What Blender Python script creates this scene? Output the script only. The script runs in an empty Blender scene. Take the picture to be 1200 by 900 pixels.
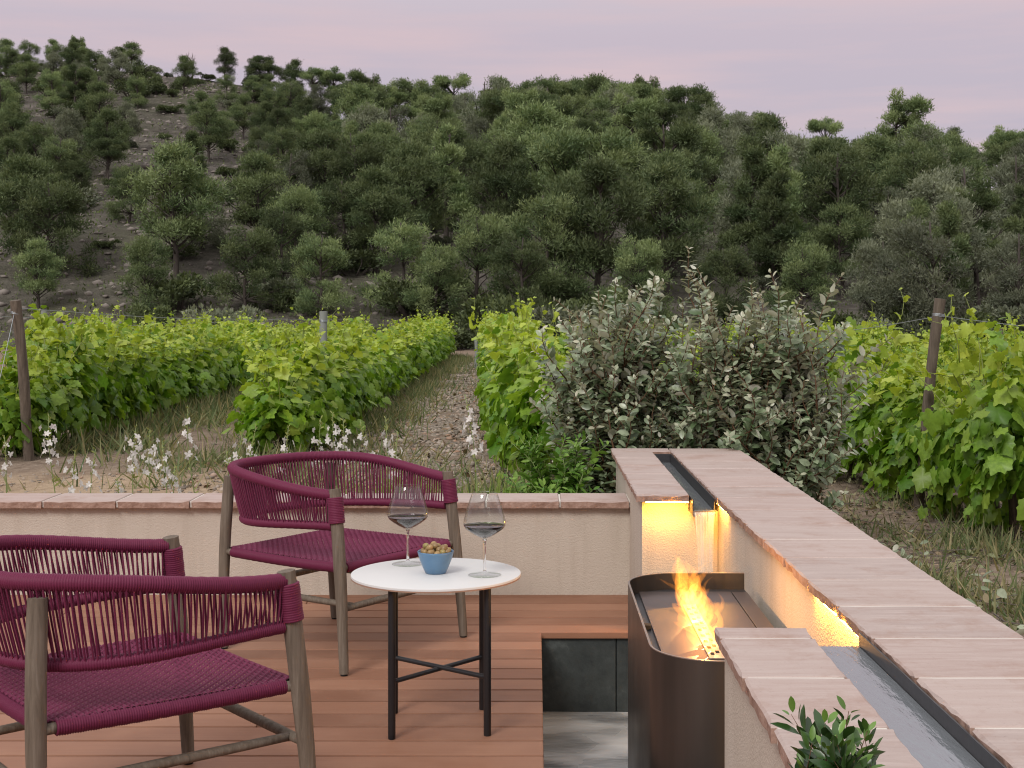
import bpy, bmesh, math, random
import numpy as np
from mathutils import Vector, Matrix, noise as mnoise

random.seed(11)
rng = np.random.default_rng(11)
PI = math.pi
R = math.radians
SC = bpy.context.scene
COL = SC.collection

F, VX, HY, CAMH = 1600.0, 628.0, 370.0, 1.28      # lens in photo pixels, principal point, camera height over the deck
ZG = -0.10                                        # level of the vineyard soil

# ------------------------------------------------------------------ helpers
def link(o, parent=None):
    COL.objects.link(o)
    if parent is not None:
        o.parent = parent
    return o

def tag(o, label=None, cat=None, group=None, kind=None):
    if label: o['label'] = label
    if cat: o['category'] = cat
    if group: o['group'] = group
    if kind: o['kind'] = kind
    return o

def empty(name, loc=(0, 0, 0), rz=0.0):
    o = bpy.data.objects.new(name, None)
    o.empty_display_size = 0.1
    o.location = loc
    o.rotation_euler = (0, 0, rz)
    return link(o)

def np_mesh(name, V, Fc, tone=None, smooth=False):
    """mesh from numpy arrays: V (n,3), Fc (m,k)"""
    me = bpy.data.meshes.new(name)
    V = np.asarray(V, dtype=np.float32); Fc = np.asarray(Fc, dtype=np.int32)
    n, (m, k) = len(V), Fc.shape
    me.vertices.add(n); me.vertices.foreach_set('co', V.ravel())
    me.loops.add(m * k); me.loops.foreach_set('vertex_index', Fc.ravel())
    me.polygons.add(m)
    me.polygons.foreach_set('loop_start', np.arange(0, m * k, k, dtype=np.int32))
    if smooth:
        me.polygons.foreach_set('use_smooth', np.ones(m, dtype=bool))
    if tone is not None:
        a = me.attributes.new('tone', 'FLOAT', 'POINT')
        a.data.foreach_set('value', np.asarray(tone, dtype=np.float32))
    me.update(calc_edges=True)
    me.validate()
    return me

def mobj(name, me, mat, parent=None):
    o = bpy.data.objects.new(name, me)
    if mat is not None and len(me.materials) == 0:
        me.materials.append(mat)
    return link(o, parent)

def frame(d):
    d = Vector(d).normalized()
    u = d.orthogonal().normalized()
    return u, d.cross(u)

class MB:
    def __init__(s):
        s.v, s.f = [], []
    def add(s, vs, fs):
        b = len(s.v)
        s.v += [tuple(p) for p in vs]
        s.f += [tuple(i + b for i in f) for f in fs]
        return s
    def box(s, x0, x1, y0, y1, z0, z1):
        return s.add([(x0,y0,z0),(x1,y0,z0),(x1,y1,z0),(x0,y1,z0),(x0,y0,z1),(x1,y0,z1),(x1,y1,z1),(x0,y1,z1)],
                     [(0,3,2,1),(4,5,6,7),(0,1,5,4),(1,2,6,5),(2,3,7,6),(3,0,4,7)])
    def prism(s, pts, z0, z1):
        n = len(pts)
        vs = [(x, y, z0) for x, y in pts] + [(x, y, z1) for x, y in pts]
        fs = [tuple(range(n))[::-1], tuple(range(n, 2*n))]
        fs += [(i, (i+1) % n, n + (i+1) % n, n + i) for i in range(n)]
        return s.add(vs, fs)
    def tube(s, pts, rad, sides=8, caps=True, closed=False, flat=1.0, up=None):
        pts = [Vector(p) for p in pts]
        n = len(pts)
        if not hasattr(rad, '__len__'): rad = [rad] * n
        vs, u = [], None
        for i, p in enumerate(pts):
            if closed: d = pts[(i+1) % n] - pts[i-1]
            else: d = pts[min(i+1, n-1)] - pts[max(i-1, 0)]
            d.normalize()
            if u is None:
                u = Vector(up) if up else d.orthogonal()
            u = (u - d * u.dot(d)).normalized()
            w = d.cross(u)
            for k in range(sides):
                a = 2*PI*k/sides
                vs.append(p + (u*math.cos(a)*flat + w*math.sin(a)) * rad[i])
        fs = []
        m = n if closed else n - 1
        for i in range(m):
            j = (i+1) % n
            for k in range(sides):
                l = (k+1) % sides
                fs.append((i*sides+k, i*sides+l, j*sides+l, j*sides+k))
        if caps and not closed:
            fs.append(tuple(range(sides))[::-1])
            fs.append(tuple((n-1)*sides + k for k in range(sides)))
        return s.add(vs, fs)
    def lathe(s, prof, seg=32, c=(0, 0, 0), cap=False):
        vs = []
        for r, z in prof:
            for k in range(seg):
                a = 2*PI*k/seg
                vs.append((c[0]+r*math.cos(a), c[1]+r*math.sin(a), c[2]+z))
        fs = []
        for i in range(len(prof)-1):
            for k in range(seg):
                l = (k+1) % seg
                fs.append((i*seg+k, i*seg+l, (i+1)*seg+l, (i+1)*seg+k))
        if cap:
            fs.append(tuple(range(seg))[::-1])
            fs.append(tuple((len(prof)-1)*seg+k for k in range(seg)))
        return s.add(vs, fs)
    def build(s, name, mat, parent=None, smooth=False, bevel=0.0, segs=2):
        me = bpy.data.meshes.new(name)
        me.from_pydata(s.v, [], s.f)
        if bevel > 0:
            bm = bmesh.new(); bm.from_mesh(me)
            es = [e for e in bm.edges if len(e.link_faces) == 2 and e.calc_face_angle(0) > R(35)]
            bmesh.ops.bevel(bm, geom=es, offset=bevel, segments=segs, affect='EDGES', profile=0.6)
            bm.to_mesh(me); bm.free()
        if smooth:
            me.polygons.foreach_set('use_smooth', [True]*len(me.polygons))
        me.update()
        return mobj(name, me, mat, parent)

def smooth_by_angle(o, deg=40):
    o.data.polygons.foreach_set('use_smooth', [True]*len(o.data.polygons))
    try: o.data.set_sharp_from_angle(angle=R(deg))
    except Exception: pass
    return o

def copy_tree(o, parent=None):
    c = o.copy(); COL.objects.link(c)
    if parent is not None: c.parent = parent
    for ch in [x for x in CHILD.get(o.name, [])]:
        copy_tree(ch, c)
    return c
CHILD = {}
def note(o):
    for ch in o.children:
        CHILD.setdefault(o.name, []).append(ch); note(ch)

# ------------------------------------------------------------------ materials
class NT:
    def __init__(s, name):
        s.m = bpy.data.materials.new(name); s.m.use_nodes = True
        s.t = s.m.node_tree; s.t.nodes.clear()
        s.out = s.n('OutputMaterial')
    def n(s, t, **kw):
        nd = s.t.nodes.new('ShaderNode' + t)
        for k, v in kw.items():
            if k.startswith('i_'):
                nd.inputs[k[2:].replace('_', ' ')].default_value = v
            else: setattr(nd, k, v)
        return nd
    def l(s, a, b): s.t.links.new(a, b); return s
    def ramp(s, fac, stops, interp='LINEAR'):
        r = s.n('ValToRGB'); cr = r.color_ramp; cr.interpolation = interp
        while len(cr.elements) < len(stops): cr.elements.new(0.5)
        for e, (p, c) in zip(cr.elements, stops):
            e.position = p; e.color = (*c, 1) if len(c) == 3 else c
        s.l(fac, r.inputs[0]); return r.outputs[0]
    def noise(s, vec, scale, detail=4, rough=0.6, dist=0.0):
        n = s.n('TexNoise'); n.inputs['Scale'].default_value = scale; n.inputs['Detail'].default_value = detail
        n.inputs['Roughness'].default_value = rough; n.inputs['Distortion'].default_value = dist
        if vec is not None: s.l(vec, n.inputs['Vector'])
        return n.outputs['Fac']
    def coord(s, kind='Object', scale=None, rot=None):
        c = s.n('TexCoord').outputs[kind]
        if scale or rot:
            mp = s.n('Mapping')
            if scale: mp.inputs['Scale'].default_value = scale
            if rot: mp.inputs['Rotation'].default_value = rot
            s.l(c, mp.inputs[0]); return mp.outputs[0]
        return c
    def mix(s, fac, a, b, mode='MIX'):
        m = s.n('Mix', data_type='RGBA', blend_type=mode)
        for sock, v in ((m.inputs[0], fac), (m.inputs[6], a), (m.inputs[7], b)):
            if hasattr(v, 'is_linked') or hasattr(v, 'links'): s.l(v, sock)
            else: sock.default_value = (*v, 1) if hasattr(v, '__len__') and len(v) == 3 else v
        return m.outputs[2]
    def math(s, op, a, b=0.0):
        m = s.n('Math', operation=op)
        for sock, v in ((m.inputs[0], a), (m.inputs[1], b)):
            if hasattr(v, 'links'): s.l(v, sock)
            else: sock.default_value = v
        return m.outputs[0]
    def bump(s, h, strength=0.4, dist=0.01, prev=None):
        b = s.n('Bump'); b.inputs['Strength'].default_value = strength; b.inputs['Distance'].default_value = dist
        s.l(h, b.inputs['Height'])
        if prev is not None: s.l(prev, b.inputs['Normal'])
        return b.outputs[0]
    def pr(s, col=None, rough=0.6, metal=0.0, spec=0.5, normal=None, **kw):
        p = s.n('BsdfPrincipled')
        if col is not None:
            if hasattr(col, 'links'): s.l(col, p.inputs['Base Color'])
            else: p.inputs['Base Color'].default_value = (*col, 1)
        if hasattr(rough, 'links'): s.l(rough, p.inputs['Roughness'])
        else: p.inputs['Roughness'].default_value = rough
        p.inputs['Metallic'].default_value = metal
        p.inputs['Specular IOR Level'].default_value = spec
        if normal is not None: s.l(normal, p.inputs['Normal'])
        for k, v in kw.items(): p.inputs[k.replace('_', ' ')].default_value = v
        return p.outputs[0]
    def done(s, sh, vol=False):
        s.l(sh, s.out.inputs[1 if vol else 0]); return s.m

def island(t): return t.n('NewGeometry').outputs['Random Per Island']
def objrand(t): return t.n('ObjectInfo').outputs['Random']
def attr(t, name): return t.n('Attribute', attribute_name=name).outputs['Fac']

def leaf_mat(name, dark, light, back=None, transl=0.3, rough=0.45, spec=0.4, tone_amt=0.0, young=None, objvar=0.25, tr_tint=(1.2, 1.25, 0.7)):
    t = NT(name)
    c = t.ramp(island(t), [(0.0, dark), (0.55, [(a+b)/2 for a, b in zip(dark, light)]), (1.0, light)])
    c = t.mix(t.ramp(t.noise(t.coord(), 38.0, 3), [(0.35, (0, 0, 0)), (0.7, (0.5, 0.5, 0.5))]), c, [x*0.62 for x in dark])
    if young is not None:
        c = t.mix(attr(t, 'tone'), c, young)
    hs = t.n('HueSaturation')
    v = t.math('ADD', t.math('MULTIPLY', objrand(t), 2*objvar), 1.0 - objvar)
    t.l(v, hs.inputs['Value']); t.l(c, hs.inputs['Color'])
    c = hs.outputs[0]
    if back is not None:
        bf = t.n('NewGeometry').outputs['Backfacing']
        c = t.mix(bf, c, t.ramp(island(t), [(0, [x*0.8 for x in back]), (1, back)]))
    p = t.pr(c, rough, spec=spec)
    if transl > 0:
        tr = t.n('BsdfTranslucent')
        t.l(t.mix(1.0, c, tr_tint, 'MULTIPLY'), tr.inputs[0])
        mx = t.n('MixShader'); mx.inputs[0].default_value = transl
        t.l(p, mx.inputs[1]); t.l(tr.outputs[0], mx.inputs[2]); p = mx.outputs[0]
    return t.done(p)

M = {}
def mats():
    # stucco
    t = NT('stucco'); c = t.coord()
    n1 = t.noise(c, 3.0, 5); n2 = t.noise(c, 130.0, 3, 0.7); n3 = t.noise(c, 0.9, 3)
    col = t.mix(n3, (0.53, 0.465, 0.39), (0.59, 0.525, 0.45))
    col = t.mix(t.math('MULTIPLY', n1, 0.3), col, (0.45, 0.375, 0.30))
    dr = t.noise(t.coord(scale=(5.0, 5.0, 0.5)), 2.2, 5, 0.65)
    col = t.mix(t.ramp(dr, [(0.50, (0, 0, 0)), (0.72, (0.45, 0.45, 0.45))]), col, (0.40, 0.335, 0.265))
    M['stucco'] = t.done(t.pr(col, 0.92, spec=0.15, normal=t.bump(n2, 0.55, 0.008)))
    # sandstone coping
    t = NT('sandstone'); c = t.coord()
    st = t.noise(t.coord(scale=(1.3, 11.0, 4)), 3.0, 10, 0.72, 0.5)
    n2 = t.noise(c, 6.0, 8, 0.72); n3 = t.noise(c, 120, 4, 0.75)
    isl = island(t)
    base = t.ramp(isl, [(0, (0.36, 0.28, 0.25)), (0.3, (0.44, 0.35, 0.315)), (0.6, (0.40, 0.295, 0.26)), (0.8, (0.37, 0.30, 0.275)), (1, (0.42, 0.32, 0.28))])
    col = t.mix(t.ramp(st, [(0.35, (0, 0, 0)), (0.7, (1, 1, 1))]), base, (0.49, 0.41, 0.375))
    col = t.mix(t.ramp(n2, [(0.5, (0, 0, 0)), (0.72, (0.85, 0.85, 0.85))]), col, (0.34, 0.225, 0.18))
    col = t.mix(t.ramp(n3, [(0.60, (0, 0, 0)), (0.74, (0.55, 0.55, 0.55))]), col, (0.25, 0.19, 0.165))
    M['stone'] = t.done(t.pr(col, 0.75, spec=0.3, normal=t.bump(n3, 0.25, 0.003, t.bump(st, 0.25, 0.006))))
    t = NT('rough_stone_edge'); c = t.coord()
    n2 = t.noise(c, 35.0, 5)
    col = t.ramp(n2, [(0.3, (0.25, 0.15, 0.11)), (0.7, (0.45, 0.31, 0.25))])
    M['stone_edge'] = t.done(t.pr(col, 0.9, spec=0.2, normal=t.bump(n2, 0.6, 0.01)))
    t = NT('lime_mortar'); c = t.coord()
    M['mortar'] = t.done(t.pr(t.mix(t.noise(c, 20), (0.56, 0.52, 0.47), (0.68, 0.64, 0.58)), 0.9, spec=0.2))
    # decking
    t = NT('composite_decking')
    grain = t.noise(t.coord(scale=(1.6, 45, 45)), 2.2, 5, 0.65, 0.3)
    blot = t.noise(t.coord(scale=(1, 2.0, 1)), 2.6, 4)
    base = t.ramp(island(t), [(0, (0.215, 0.103, 0.058)), (0.5, (0.283, 0.138, 0.080)), (1, (0.355, 0.182, 0.110))])
    col = t.mix(t.math('MULTIPLY', grain, 0.55), base, (0.17, 0.07, 0.042))
    col = t.mix(t.ramp(blot, [(0.45, (0, 0, 0)), (0.75, (0.55, 0.55, 0.55))]), col, (0.37, 0.205, 0.135))
    rg = t.ramp(blot, [(0.3, (0.48, 0.48, 0.48)), (0.7, (0.66, 0.66, 0.66))])
    M['deck'] = t.done(t.pr(col, rg, spec=0.35, normal=t.bump(grain, 0.25, 0.003)))
    t = NT('deck_fascia'); M['fascia'] = t.done(t.pr(t.mix(t.noise(t.coord(scale=(2, 30, 30)), 3), (0.035, 0.018, 0.012), (0.055, 0.028, 0.02)), 0.7))
    # weathered teak
    t = NT('weathered_teak')
    g = t.noise(t.coord(scale=(26, 26, 1.6)), 3.0, 6, 0.7, 0.4)
    b = t.noise(t.coord(), 7.0, 3)
    col = t.ramp(g, [(0.27, (0.06, 0.047, 0.035)), (0.52, (0.15, 0.122, 0.094)), (0.75, (0.25, 0.215, 0.175))])
    col = t.mix(t.math('MULTIPLY', b, 0.5), col, (0.15, 0.115, 0.082))
    M['teak'] = t.done(t.pr(col, 0.72, spec=0.3, normal=t.bump(g, 0.35, 0.003)))
    # cord
    t = NT('plum_cord')
    n = t.noise(t.coord(), 260, 2)
    b = t.noise(t.coord(), 4, 2)
    col = t.mix(n, (0.072, 0.004, 0.024), (0.142, 0.0115, 0.048))
    col = t.mix(t.math('MULTIPLY', b, 0.35), col, (0.135, 0.014, 0.052))
    col = t.mix(t.math('MULTIPLY', island(t), 0.4), col, (0.21, 0.035, 0.085))
    p = t.pr(col, 0.62, spec=0.3, normal=t.bump(n, 0.3, 0.001))
    p.node.inputs['Sheen Weight'].default_value = 0.15; p.node.inputs['Sheen Roughness'].default_value = 0.4
    p.node.inputs['Sheen Tint'].default_value = (0.9, 0.5, 0.7, 1)
    M['cord'] = t.done(p)
    # metals
    t = NT('black_powder_coat'); M['black'] = t.done(t.pr((0.018, 0.018, 0.02), 0.42, spec=0.45, normal=t.bump(t.noise(t.coord(), 900, 1), 0.1, 0.0005)))
    t = NT('burnished_steel')
    n = t.noise(t.coord(scale=(9, 9, 0.5)), 2.5, 5, 0.6); n2 = t.noise(t.coord(), 3.0, 4)
    col = t.mix(n, (0.085, 0.075, 0.066), (0.16, 0.142, 0.126)); col = t.mix(t.math('MULTIPLY', n2, 0.5), col, (0.08, 0.074, 0.07))
    M['steel'] = t.done(t.pr(col, t.ramp(n2, [(0.3, (0.28,)*3), (0.7, (0.42,)*3)]), metal=0.85, normal=t.bump(n, 0.06, 0.003)))
    t = NT('burnished_steel_plate')
    n = t.noise(t.coord(), 2.2, 5, 0.6); n2 = t.noise(t.coord(scale=(30, 2, 1)), 3.0, 4)
    col = t.mix(n, (0.13, 0.105, 0.10), (0.22, 0.18, 0.165))
    M['plate'] = t.done(t.pr(col, t.ramp(n, [(0.3, (0.3,)*3), (0.7, (0.42,)*3)]), metal=0.75, normal=t.bump(n2, 0.05, 0.002)))
    t = NT('rim_edge_steel'); M['rim_edge'] = t.done(t.pr((0.42, 0.37, 0.33), 0.35, metal=0.9))
    t = NT('channel_steel'); n = t.noise(t.coord(), 60, 4)
    M['channel'] = t.done(t.pr(t.mix(n, (0.045, 0.046, 0.048), (0.10, 0.10, 0.105)), 0.42, metal=0.6, normal=t.bump(n, 0.1, 0.001)))
    t = NT('stainless_burner'); M['burner'] = t.done(t.pr((0.62, 0.58, 0.52), 0.28, metal=1.0))
    t = NT('dark_slot'); M['slot'] = t.done(t.pr((0.004, 0.004, 0.004), 0.8))
    # water
    t = NT('still_channel_water'); c = t.coord(scale=(10, 2.0, 1))
    n = t.noise(c, 3, 4, 0.6)
    M['cwater'] = t.done(t.pr((0.27, 0.30, 0.32), 0.12, spec=0.8, normal=t.bump(n, 0.2, 0.02), Metallic=0.45))
    t = NT('pool_water'); c = t.coord(scale=(1.2, 4.5, 1))
    n = t.noise(c, 2.4, 4, 0.6, 0.5)
    foam = t.ramp(t.noise(t.coord(scale=(1.3, 2.6, 1)), 1.9, 3, 0.45, 0.4), [(0.26, (0, 0, 0)), (0.70, (1, 1, 1))])
    col = t.mix(foam, (0.085, 0.10, 0.112), (0.46, 0.52, 0.565))
    M['pwater'] = t.done(t.pr(col, t.ramp(foam, [(0, (0.06,)*3), (1, (0.45,)*3)]), spec=0.6, normal=t.bump(n, 0.35, 0.03)))
    t = NT('falling_water'); st = t.noise(t.coord(scale=(70, 8, 1.1)), 2.0, 4, 0.65)
    fac = t.ramp(st, [(0.35, (0.12,)*3), (0.75, (0.55,)*3)])
    tr = t.n('BsdfTransparent'); tr.inputs[0].default_value = (0.97, 0.98, 0.98, 1)
    p = t.pr((0.75, 0.75, 0.73), 0.12, spec=0.7, normal=t.bump(st, 0.4, 0.01))
    mx = t.n('MixShader'); t.l(fac, mx.inputs[0]); t.l(tr.outputs[0], mx.inputs[1]); t.l(p, mx.inputs[2])
    M['fall'] = t.done(mx.outputs[0])
    t = NT('slate_tile'); c = t.coord()
    n = t.noise(c, 7, 6, 0.7); n2 = t.noise(c, 70, 3)
    col = t.ramp(n, [(0.3, (0.022, 0.027, 0.027)), (0.55, (0.05, 0.058, 0.056)), (0.75, (0.12, 0.135, 0.13))])
    M['slate'] = t.done(t.pr(col, 0.5, spec=0.4, normal=t.bump(n2, 0.3, 0.003)))
    # light emitters
    t = NT('led_strip'); e = t.n('Emission'); e.inputs[0].default_value = (1.0, 0.45, 0.065, 1); e.inputs[1].default_value = 190
    M['led'] = t.done(e.outputs[0])
    for nm, colr, st in (('flame_outer', (1.0, 0.32, 0.035, 1), 34), ('flame_core', (1.0, 0.58, 0.13, 1), 60)):
        t = NT(nm); pv = t.n('VolumePrincipled')
        pv.inputs['Density'].default_value = 0.0
        ns = t.noise(t.coord(scale=(1, 1, 0.5)), 26, 4, 0.65, 1.2)
        stv = t.math('MULTIPLY', t.ramp(ns, [(0.30, (0.08,)*3), (0.66, (1.0,)*3)]), st)
        pv.inputs['Emission Color'].default_value = colr
        t.l(stv, pv.inputs['Emission Strength'])
        M[nm] = t.done(pv.outputs[0], vol=True)
    # table, glassware
    t = NT('white_tabletop'); n = t.noise(t.coord(), 5, 4)
    M['white'] = t.done(t.pr(t.mix(n, (0.61, 0.615, 0.605), (0.67, 0.675, 0.665)), 0.45, spec=0.4))
    t = NT('table_rim'); M['table_rim'] = t.done(t.pr((0.33, 0.20, 0.14), 0.6))
    t = NT('thin_clear_glass'); lw = t.n('LayerWeight'); lw.inputs[0].default_value = 0.5; fq = t.math('ADD', t.math('MULTIPLY', t.math('POWER', lw.outputs['Facing'], 3.0), 0.40), 0.045)
    tr = t.n('BsdfTransparent'); tr.inputs[0].default_value = (0.965, 0.975, 0.97, 1); gl = t.n('BsdfGlossy'); gl.inputs['Roughness'].default_value = 0.0
    mx = t.n('MixShader'); t.l(fq, mx.inputs[0]); t.l(tr.outputs[0], mx.inputs[1]); t.l(gl.outputs[0], mx.inputs[2])
    M['glass'] = t.done(mx.outputs[0])
    t = NT('solid_glass'); M['sglass'] = t.done(t.pr((1, 1, 1), 0.0, **{'Transmission_Weight': 1.0, 'IOR': 1.46}))
    t = NT('red_wine'); M['wine'] = t.done(t.pr((0.016, 0.0025, 0.004), 0.03, spec=0.5))
    t = NT('blue_glaze'); n = t.noise(t.coord(), 40, 4)
    M['blue'] = t.done(t.pr(t.mix(n, (0.075, 0.17, 0.30), (0.13, 0.25, 0.39)), 0.32, spec=0.5))
    t = NT('olive_skin'); n = objrand(t)
    M['olive'] = t.done(t.pr(t.ramp(n, [(0, (0.20, 0.125, 0.05)), (0.5, (0.36, 0.24, 0.10)), (1, (0.27, 0.22, 0.075))]), 0.38, spec=0.5))
    # timber, wire
    t = NT('old_stake'); g = t.noise(t.coord(scale=(14, 14, 1.3)), 3, 6, 0.7)
    M['stake'] = t.done(t.pr(t.ramp(g, [(0.25, (0.05, 0.038, 0.028)), (0.55, (0.125, 0.098, 0.073)), (0.85, (0.22, 0.185, 0.15))]), 0.85, normal=t.bump(g, 0.6, 0.01)))
    t = NT('grey_post'); g = t.noise(t.coord(scale=(8, 8, 2)), 4, 5)
    M['greypost'] = t.done(t.pr(t.mix(g, (0.17, 0.19, 0.185), (0.30, 0.31, 0.29)), 0.8))
    t = NT('galvanised_wire'); M['wire'] = t.done(t.pr((0.33, 0.36, 0.38), 0.5, metal=0.6))
    t = NT('vine_bark'); g = t.noise(t.coord(scale=(20, 20, 3)), 3, 5)
    M['bark'] = t.done(t.pr(t.ramp(g, [(0.3, (0.03, 0.021, 0.015)), (0.7, (0.11, 0.08, 0.058))]), 0.9, normal=t.bump(g, 0.6, 0.01)))
    t = NT('pine_bark'); g = t.noise(t.coord(scale=(4, 4, 1)), 3, 5)
    M['pbark'] = t.done(t.pr(t.ramp(g, [(0.3, (0.035, 0.028, 0.023)), (0.7, (0.085, 0.07, 0.06))]), 0.9))
    t = NT('grey_twig'); M['gtwig'] = t.done(t.pr((0.12, 0.10, 0.085), 0.9))
    t = NT('brown_twig'); M['twig'] = t.done(t.pr((0.12, 0.06, 0.03), 0.8))
    t = NT('green_cane'); M['cane'] = t.done(t.pr((0.20, 0.24, 0.06), 0.6))
    t = NT('green_stem'); M['stem'] = t.done(t.pr((0.20, 0.26, 0.09), 0.6))
    # foliage
    M['vine'] = leaf_mat('vine_leaves', (0.085, 0.205, 0.018), (0.27, 0.44, 0.055), transl=0.36, young=(0.50, 0.58, 0.10), objvar=0.12, rough=0.42, back=None, tr_tint=(1.5, 1.5, 0.6))
    M['elae'] = leaf_mat('silverberry_leaves', (0.075, 0.13, 0.05), (0.37, 0.44, 0.29), back=(0.64, 0.65, 0.55), transl=0.12, rough=0.35, spec=0.6, young=(0.52, 0.50, 0.38), objvar=0.05)
    M['bush'] = leaf_mat('bright_bush_leaves', (0.08, 0.20, 0.025), (0.27, 0.43, 0.08), transl=0.25, objvar=0.05)
    M['myrtle'] = leaf_mat('myrtle_leaves', (0.018, 0.05, 0.015), (0.05, 0.115, 0.026), transl=0.12, rough=0.3, spec=0.6, young=(0.16, 0.30, 0.05), objvar=0.0)
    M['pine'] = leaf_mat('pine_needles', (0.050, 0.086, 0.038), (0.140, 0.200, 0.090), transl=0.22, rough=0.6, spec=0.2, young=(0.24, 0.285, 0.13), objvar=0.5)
    M['grayp'] = leaf_mat('grey_green_needles', (0.095, 0.115, 0.08), (0.20, 0.22, 0.155), transl=0.2, rough=0.6, spec=0.2, young=(0.25, 0.27, 0.18), objvar=0.4)
    M['scrub'] = leaf_mat('scrub_leaves', (0.055, 0.075, 0.038), (0.13, 0.16, 0.08), transl=0.2, rough=0.6, spec=0.2, young=(0.12, 0.15, 0.05), objvar=0.35)
    M['weeds'] = leaf_mat('weed_blades', (0.075, 0.12, 0.048), (0.19, 0.245, 0.11), transl=0.3, rough=0.6, spec=0.2, young=(0.36, 0.30, 0.17), objvar=0.0)
    M['tuft'] = leaf_mat('tuft_blades', (0.20, 0.30, 0.06), (0.38, 0.46, 0.13), transl=0.3, rough=0.6, spec=0.2, objvar=0.1)
    M['petal'] = leaf_mat('white_petals', (0.72, 0.70, 0.66), (0.85, 0.84, 0.80), transl=0.25, rough=0.6, spec=0.2, objvar=0.0, tr_tint=(1, 1, 1))
    M['bud'] = leaf_mat('green_buds', (0.28, 0.32, 0.10), (0.46, 0.47, 0.20), transl=0.25, rough=0.6, spec=0.2, objvar=0.0)
    M['litter'] = leaf_mat('dry_leaves', (0.16, 0.10, 0.06), (0.42, 0.32, 0.22), transl=0.05, rough=0.8, spec=0.15, young=(0.20, 0.22, 0.12), objvar=0.0)
    t = NT('pebbles'); M['pebble'] = t.done(t.pr(t.ramp(island(t), [(0, (0.15, 0.125, 0.10)), (0.6, (0.28, 0.235, 0.19)), (0.85, (0.38, 0.32, 0.27)), (1, (0.34, 0.20, 0.13))]), 0.9))
    t = NT('hill_rocks'); n = t.noise(t.coord(), 2.5, 5)
    M['rock'] = t.done(t.pr(t.mix(n, (0.13, 0.112, 0.10), (0.27, 0.24, 0.21)), 0.95))
    # soil: sandy strip by the terrace, grey stony path between the rows, brown elsewhere
    t = NT('vineyard_soil'); c = t.coord('Object')
    sep = t.n('SeparateXYZ'); t.l(c, sep.inputs[0])
    n1 = t.noise(c, 1.3, 6, 0.65); n2 = t.noise(c, 14, 5, 0.7); n3 = t.noise(c, 60, 3)
    gravel = t.ramp(n2, [(0.3, (0.15, 0.108, 0.078)), (0.55, (0.26, 0.20, 0.152)), (0.75, (0.36, 0.30, 0.24))])
    sand = t.ramp(n2, [(0.3, (0.34, 0.25, 0.165)), (0.7, (0.47, 0.36, 0.25))])
    yy = t.math('ADD', sep.outputs[1], t.math('MULTIPLY', t.math('SUBTRACT', n1, 0.5), 1.3))
    mr = t.n('MapRange'); mr.inputs[1].default_value = 11.4; mr.inputs[2].default_value = 12.4; t.l(yy, mr.inputs[0])
    mx_ = t.n('MapRange'); mx_.inputs[1].default_value = -1.9; mx_.inputs[2].default_value = -1.0; t.l(sep.outputs[0], mx_.inputs[0])
    fac = t.math('MAXIMUM', mr.outputs[0], mx_.outputs[0])
    col = t.mix(fac, sand, gravel)
    col = t.mix(t.ramp(n1, [(0.5, (0, 0, 0)), (0.7, (0.6,)*3)]), col, (0.19, 0.125, 0.085))
    M['soil'] = t.done(t.pr(col, 0.95, spec=0.15, normal=t.bump(n3, 0.6, 0.02, t.bump(n2, 0.7, 0.05))))
    t = NT('hill_soil'); c = t.coord('Object')
    n1 = t.noise(c, 0.10, 6, 0.65); n2 = t.noise(c, 0.9, 6, 0.75); n3 = t.noise(t.coord('Object', scale=(0.35, 0.35, 2.2)), 0.8, 5)
    col = t.ramp(n2, [(0.3, (0.06, 0.055, 0.047)), (0.52, (0.125, 0.112, 0.098)), (0.75, (0.24, 0.215, 0.19))])
    col = t.mix(t.ramp(n1, [(0.42, (0, 0, 0)), (0.62, (0.7,)*3)]), col, (0.10, 0.10, 0.065))
    col = t.mix(t.ramp(n3, [(0.55, (0, 0, 0)), (0.66, (0.55,)*3)]), col, (0.07, 0.058, 0.05))
    M['hill'] = t.done(t.pr(col, 0.95, spec=0.1, normal=t.bump(n2, 1.0, 0.6, t.bump(n3, 0.8, 0.8))))
mats()

# ------------------------------------------------------------------ camera, light, sky
cam = bpy.data.cameras.new('camera'); co = link(bpy.data.objects.new('camera', cam))
co.location = (0, 0, CAMH); co.rotation_euler = (R(90), 0, 0)
cam.sensor_width = 36; cam.lens = 36*F/1200
cam.shift_x = -(VX-600)/1200; cam.shift_y = -(450-HY)/1200
cam.clip_start = 0.05; cam.clip_end = 5000
SC.camera = co

SUN_EL, SUN_AZ = 42.0, 207.0          # azimuth clockwise from +Y: behind the viewer, a little to the left
sun = bpy.data.lights.new('sun', 'SUN'); so = link(bpy.data.objects.new('sun', sun))
sun.energy = 2.0; sun.angle = R(20); sun.color = (1.0, 0.965, 0.92)
el, az = R(SUN_EL), R(SUN_AZ)
sd = Vector((math.sin(az)*math.cos(el), math.cos(az)*math.cos(el), math.sin(el)))
so.rotation_euler = sd.to_track_quat('Z', 'Y').to_euler()

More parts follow.
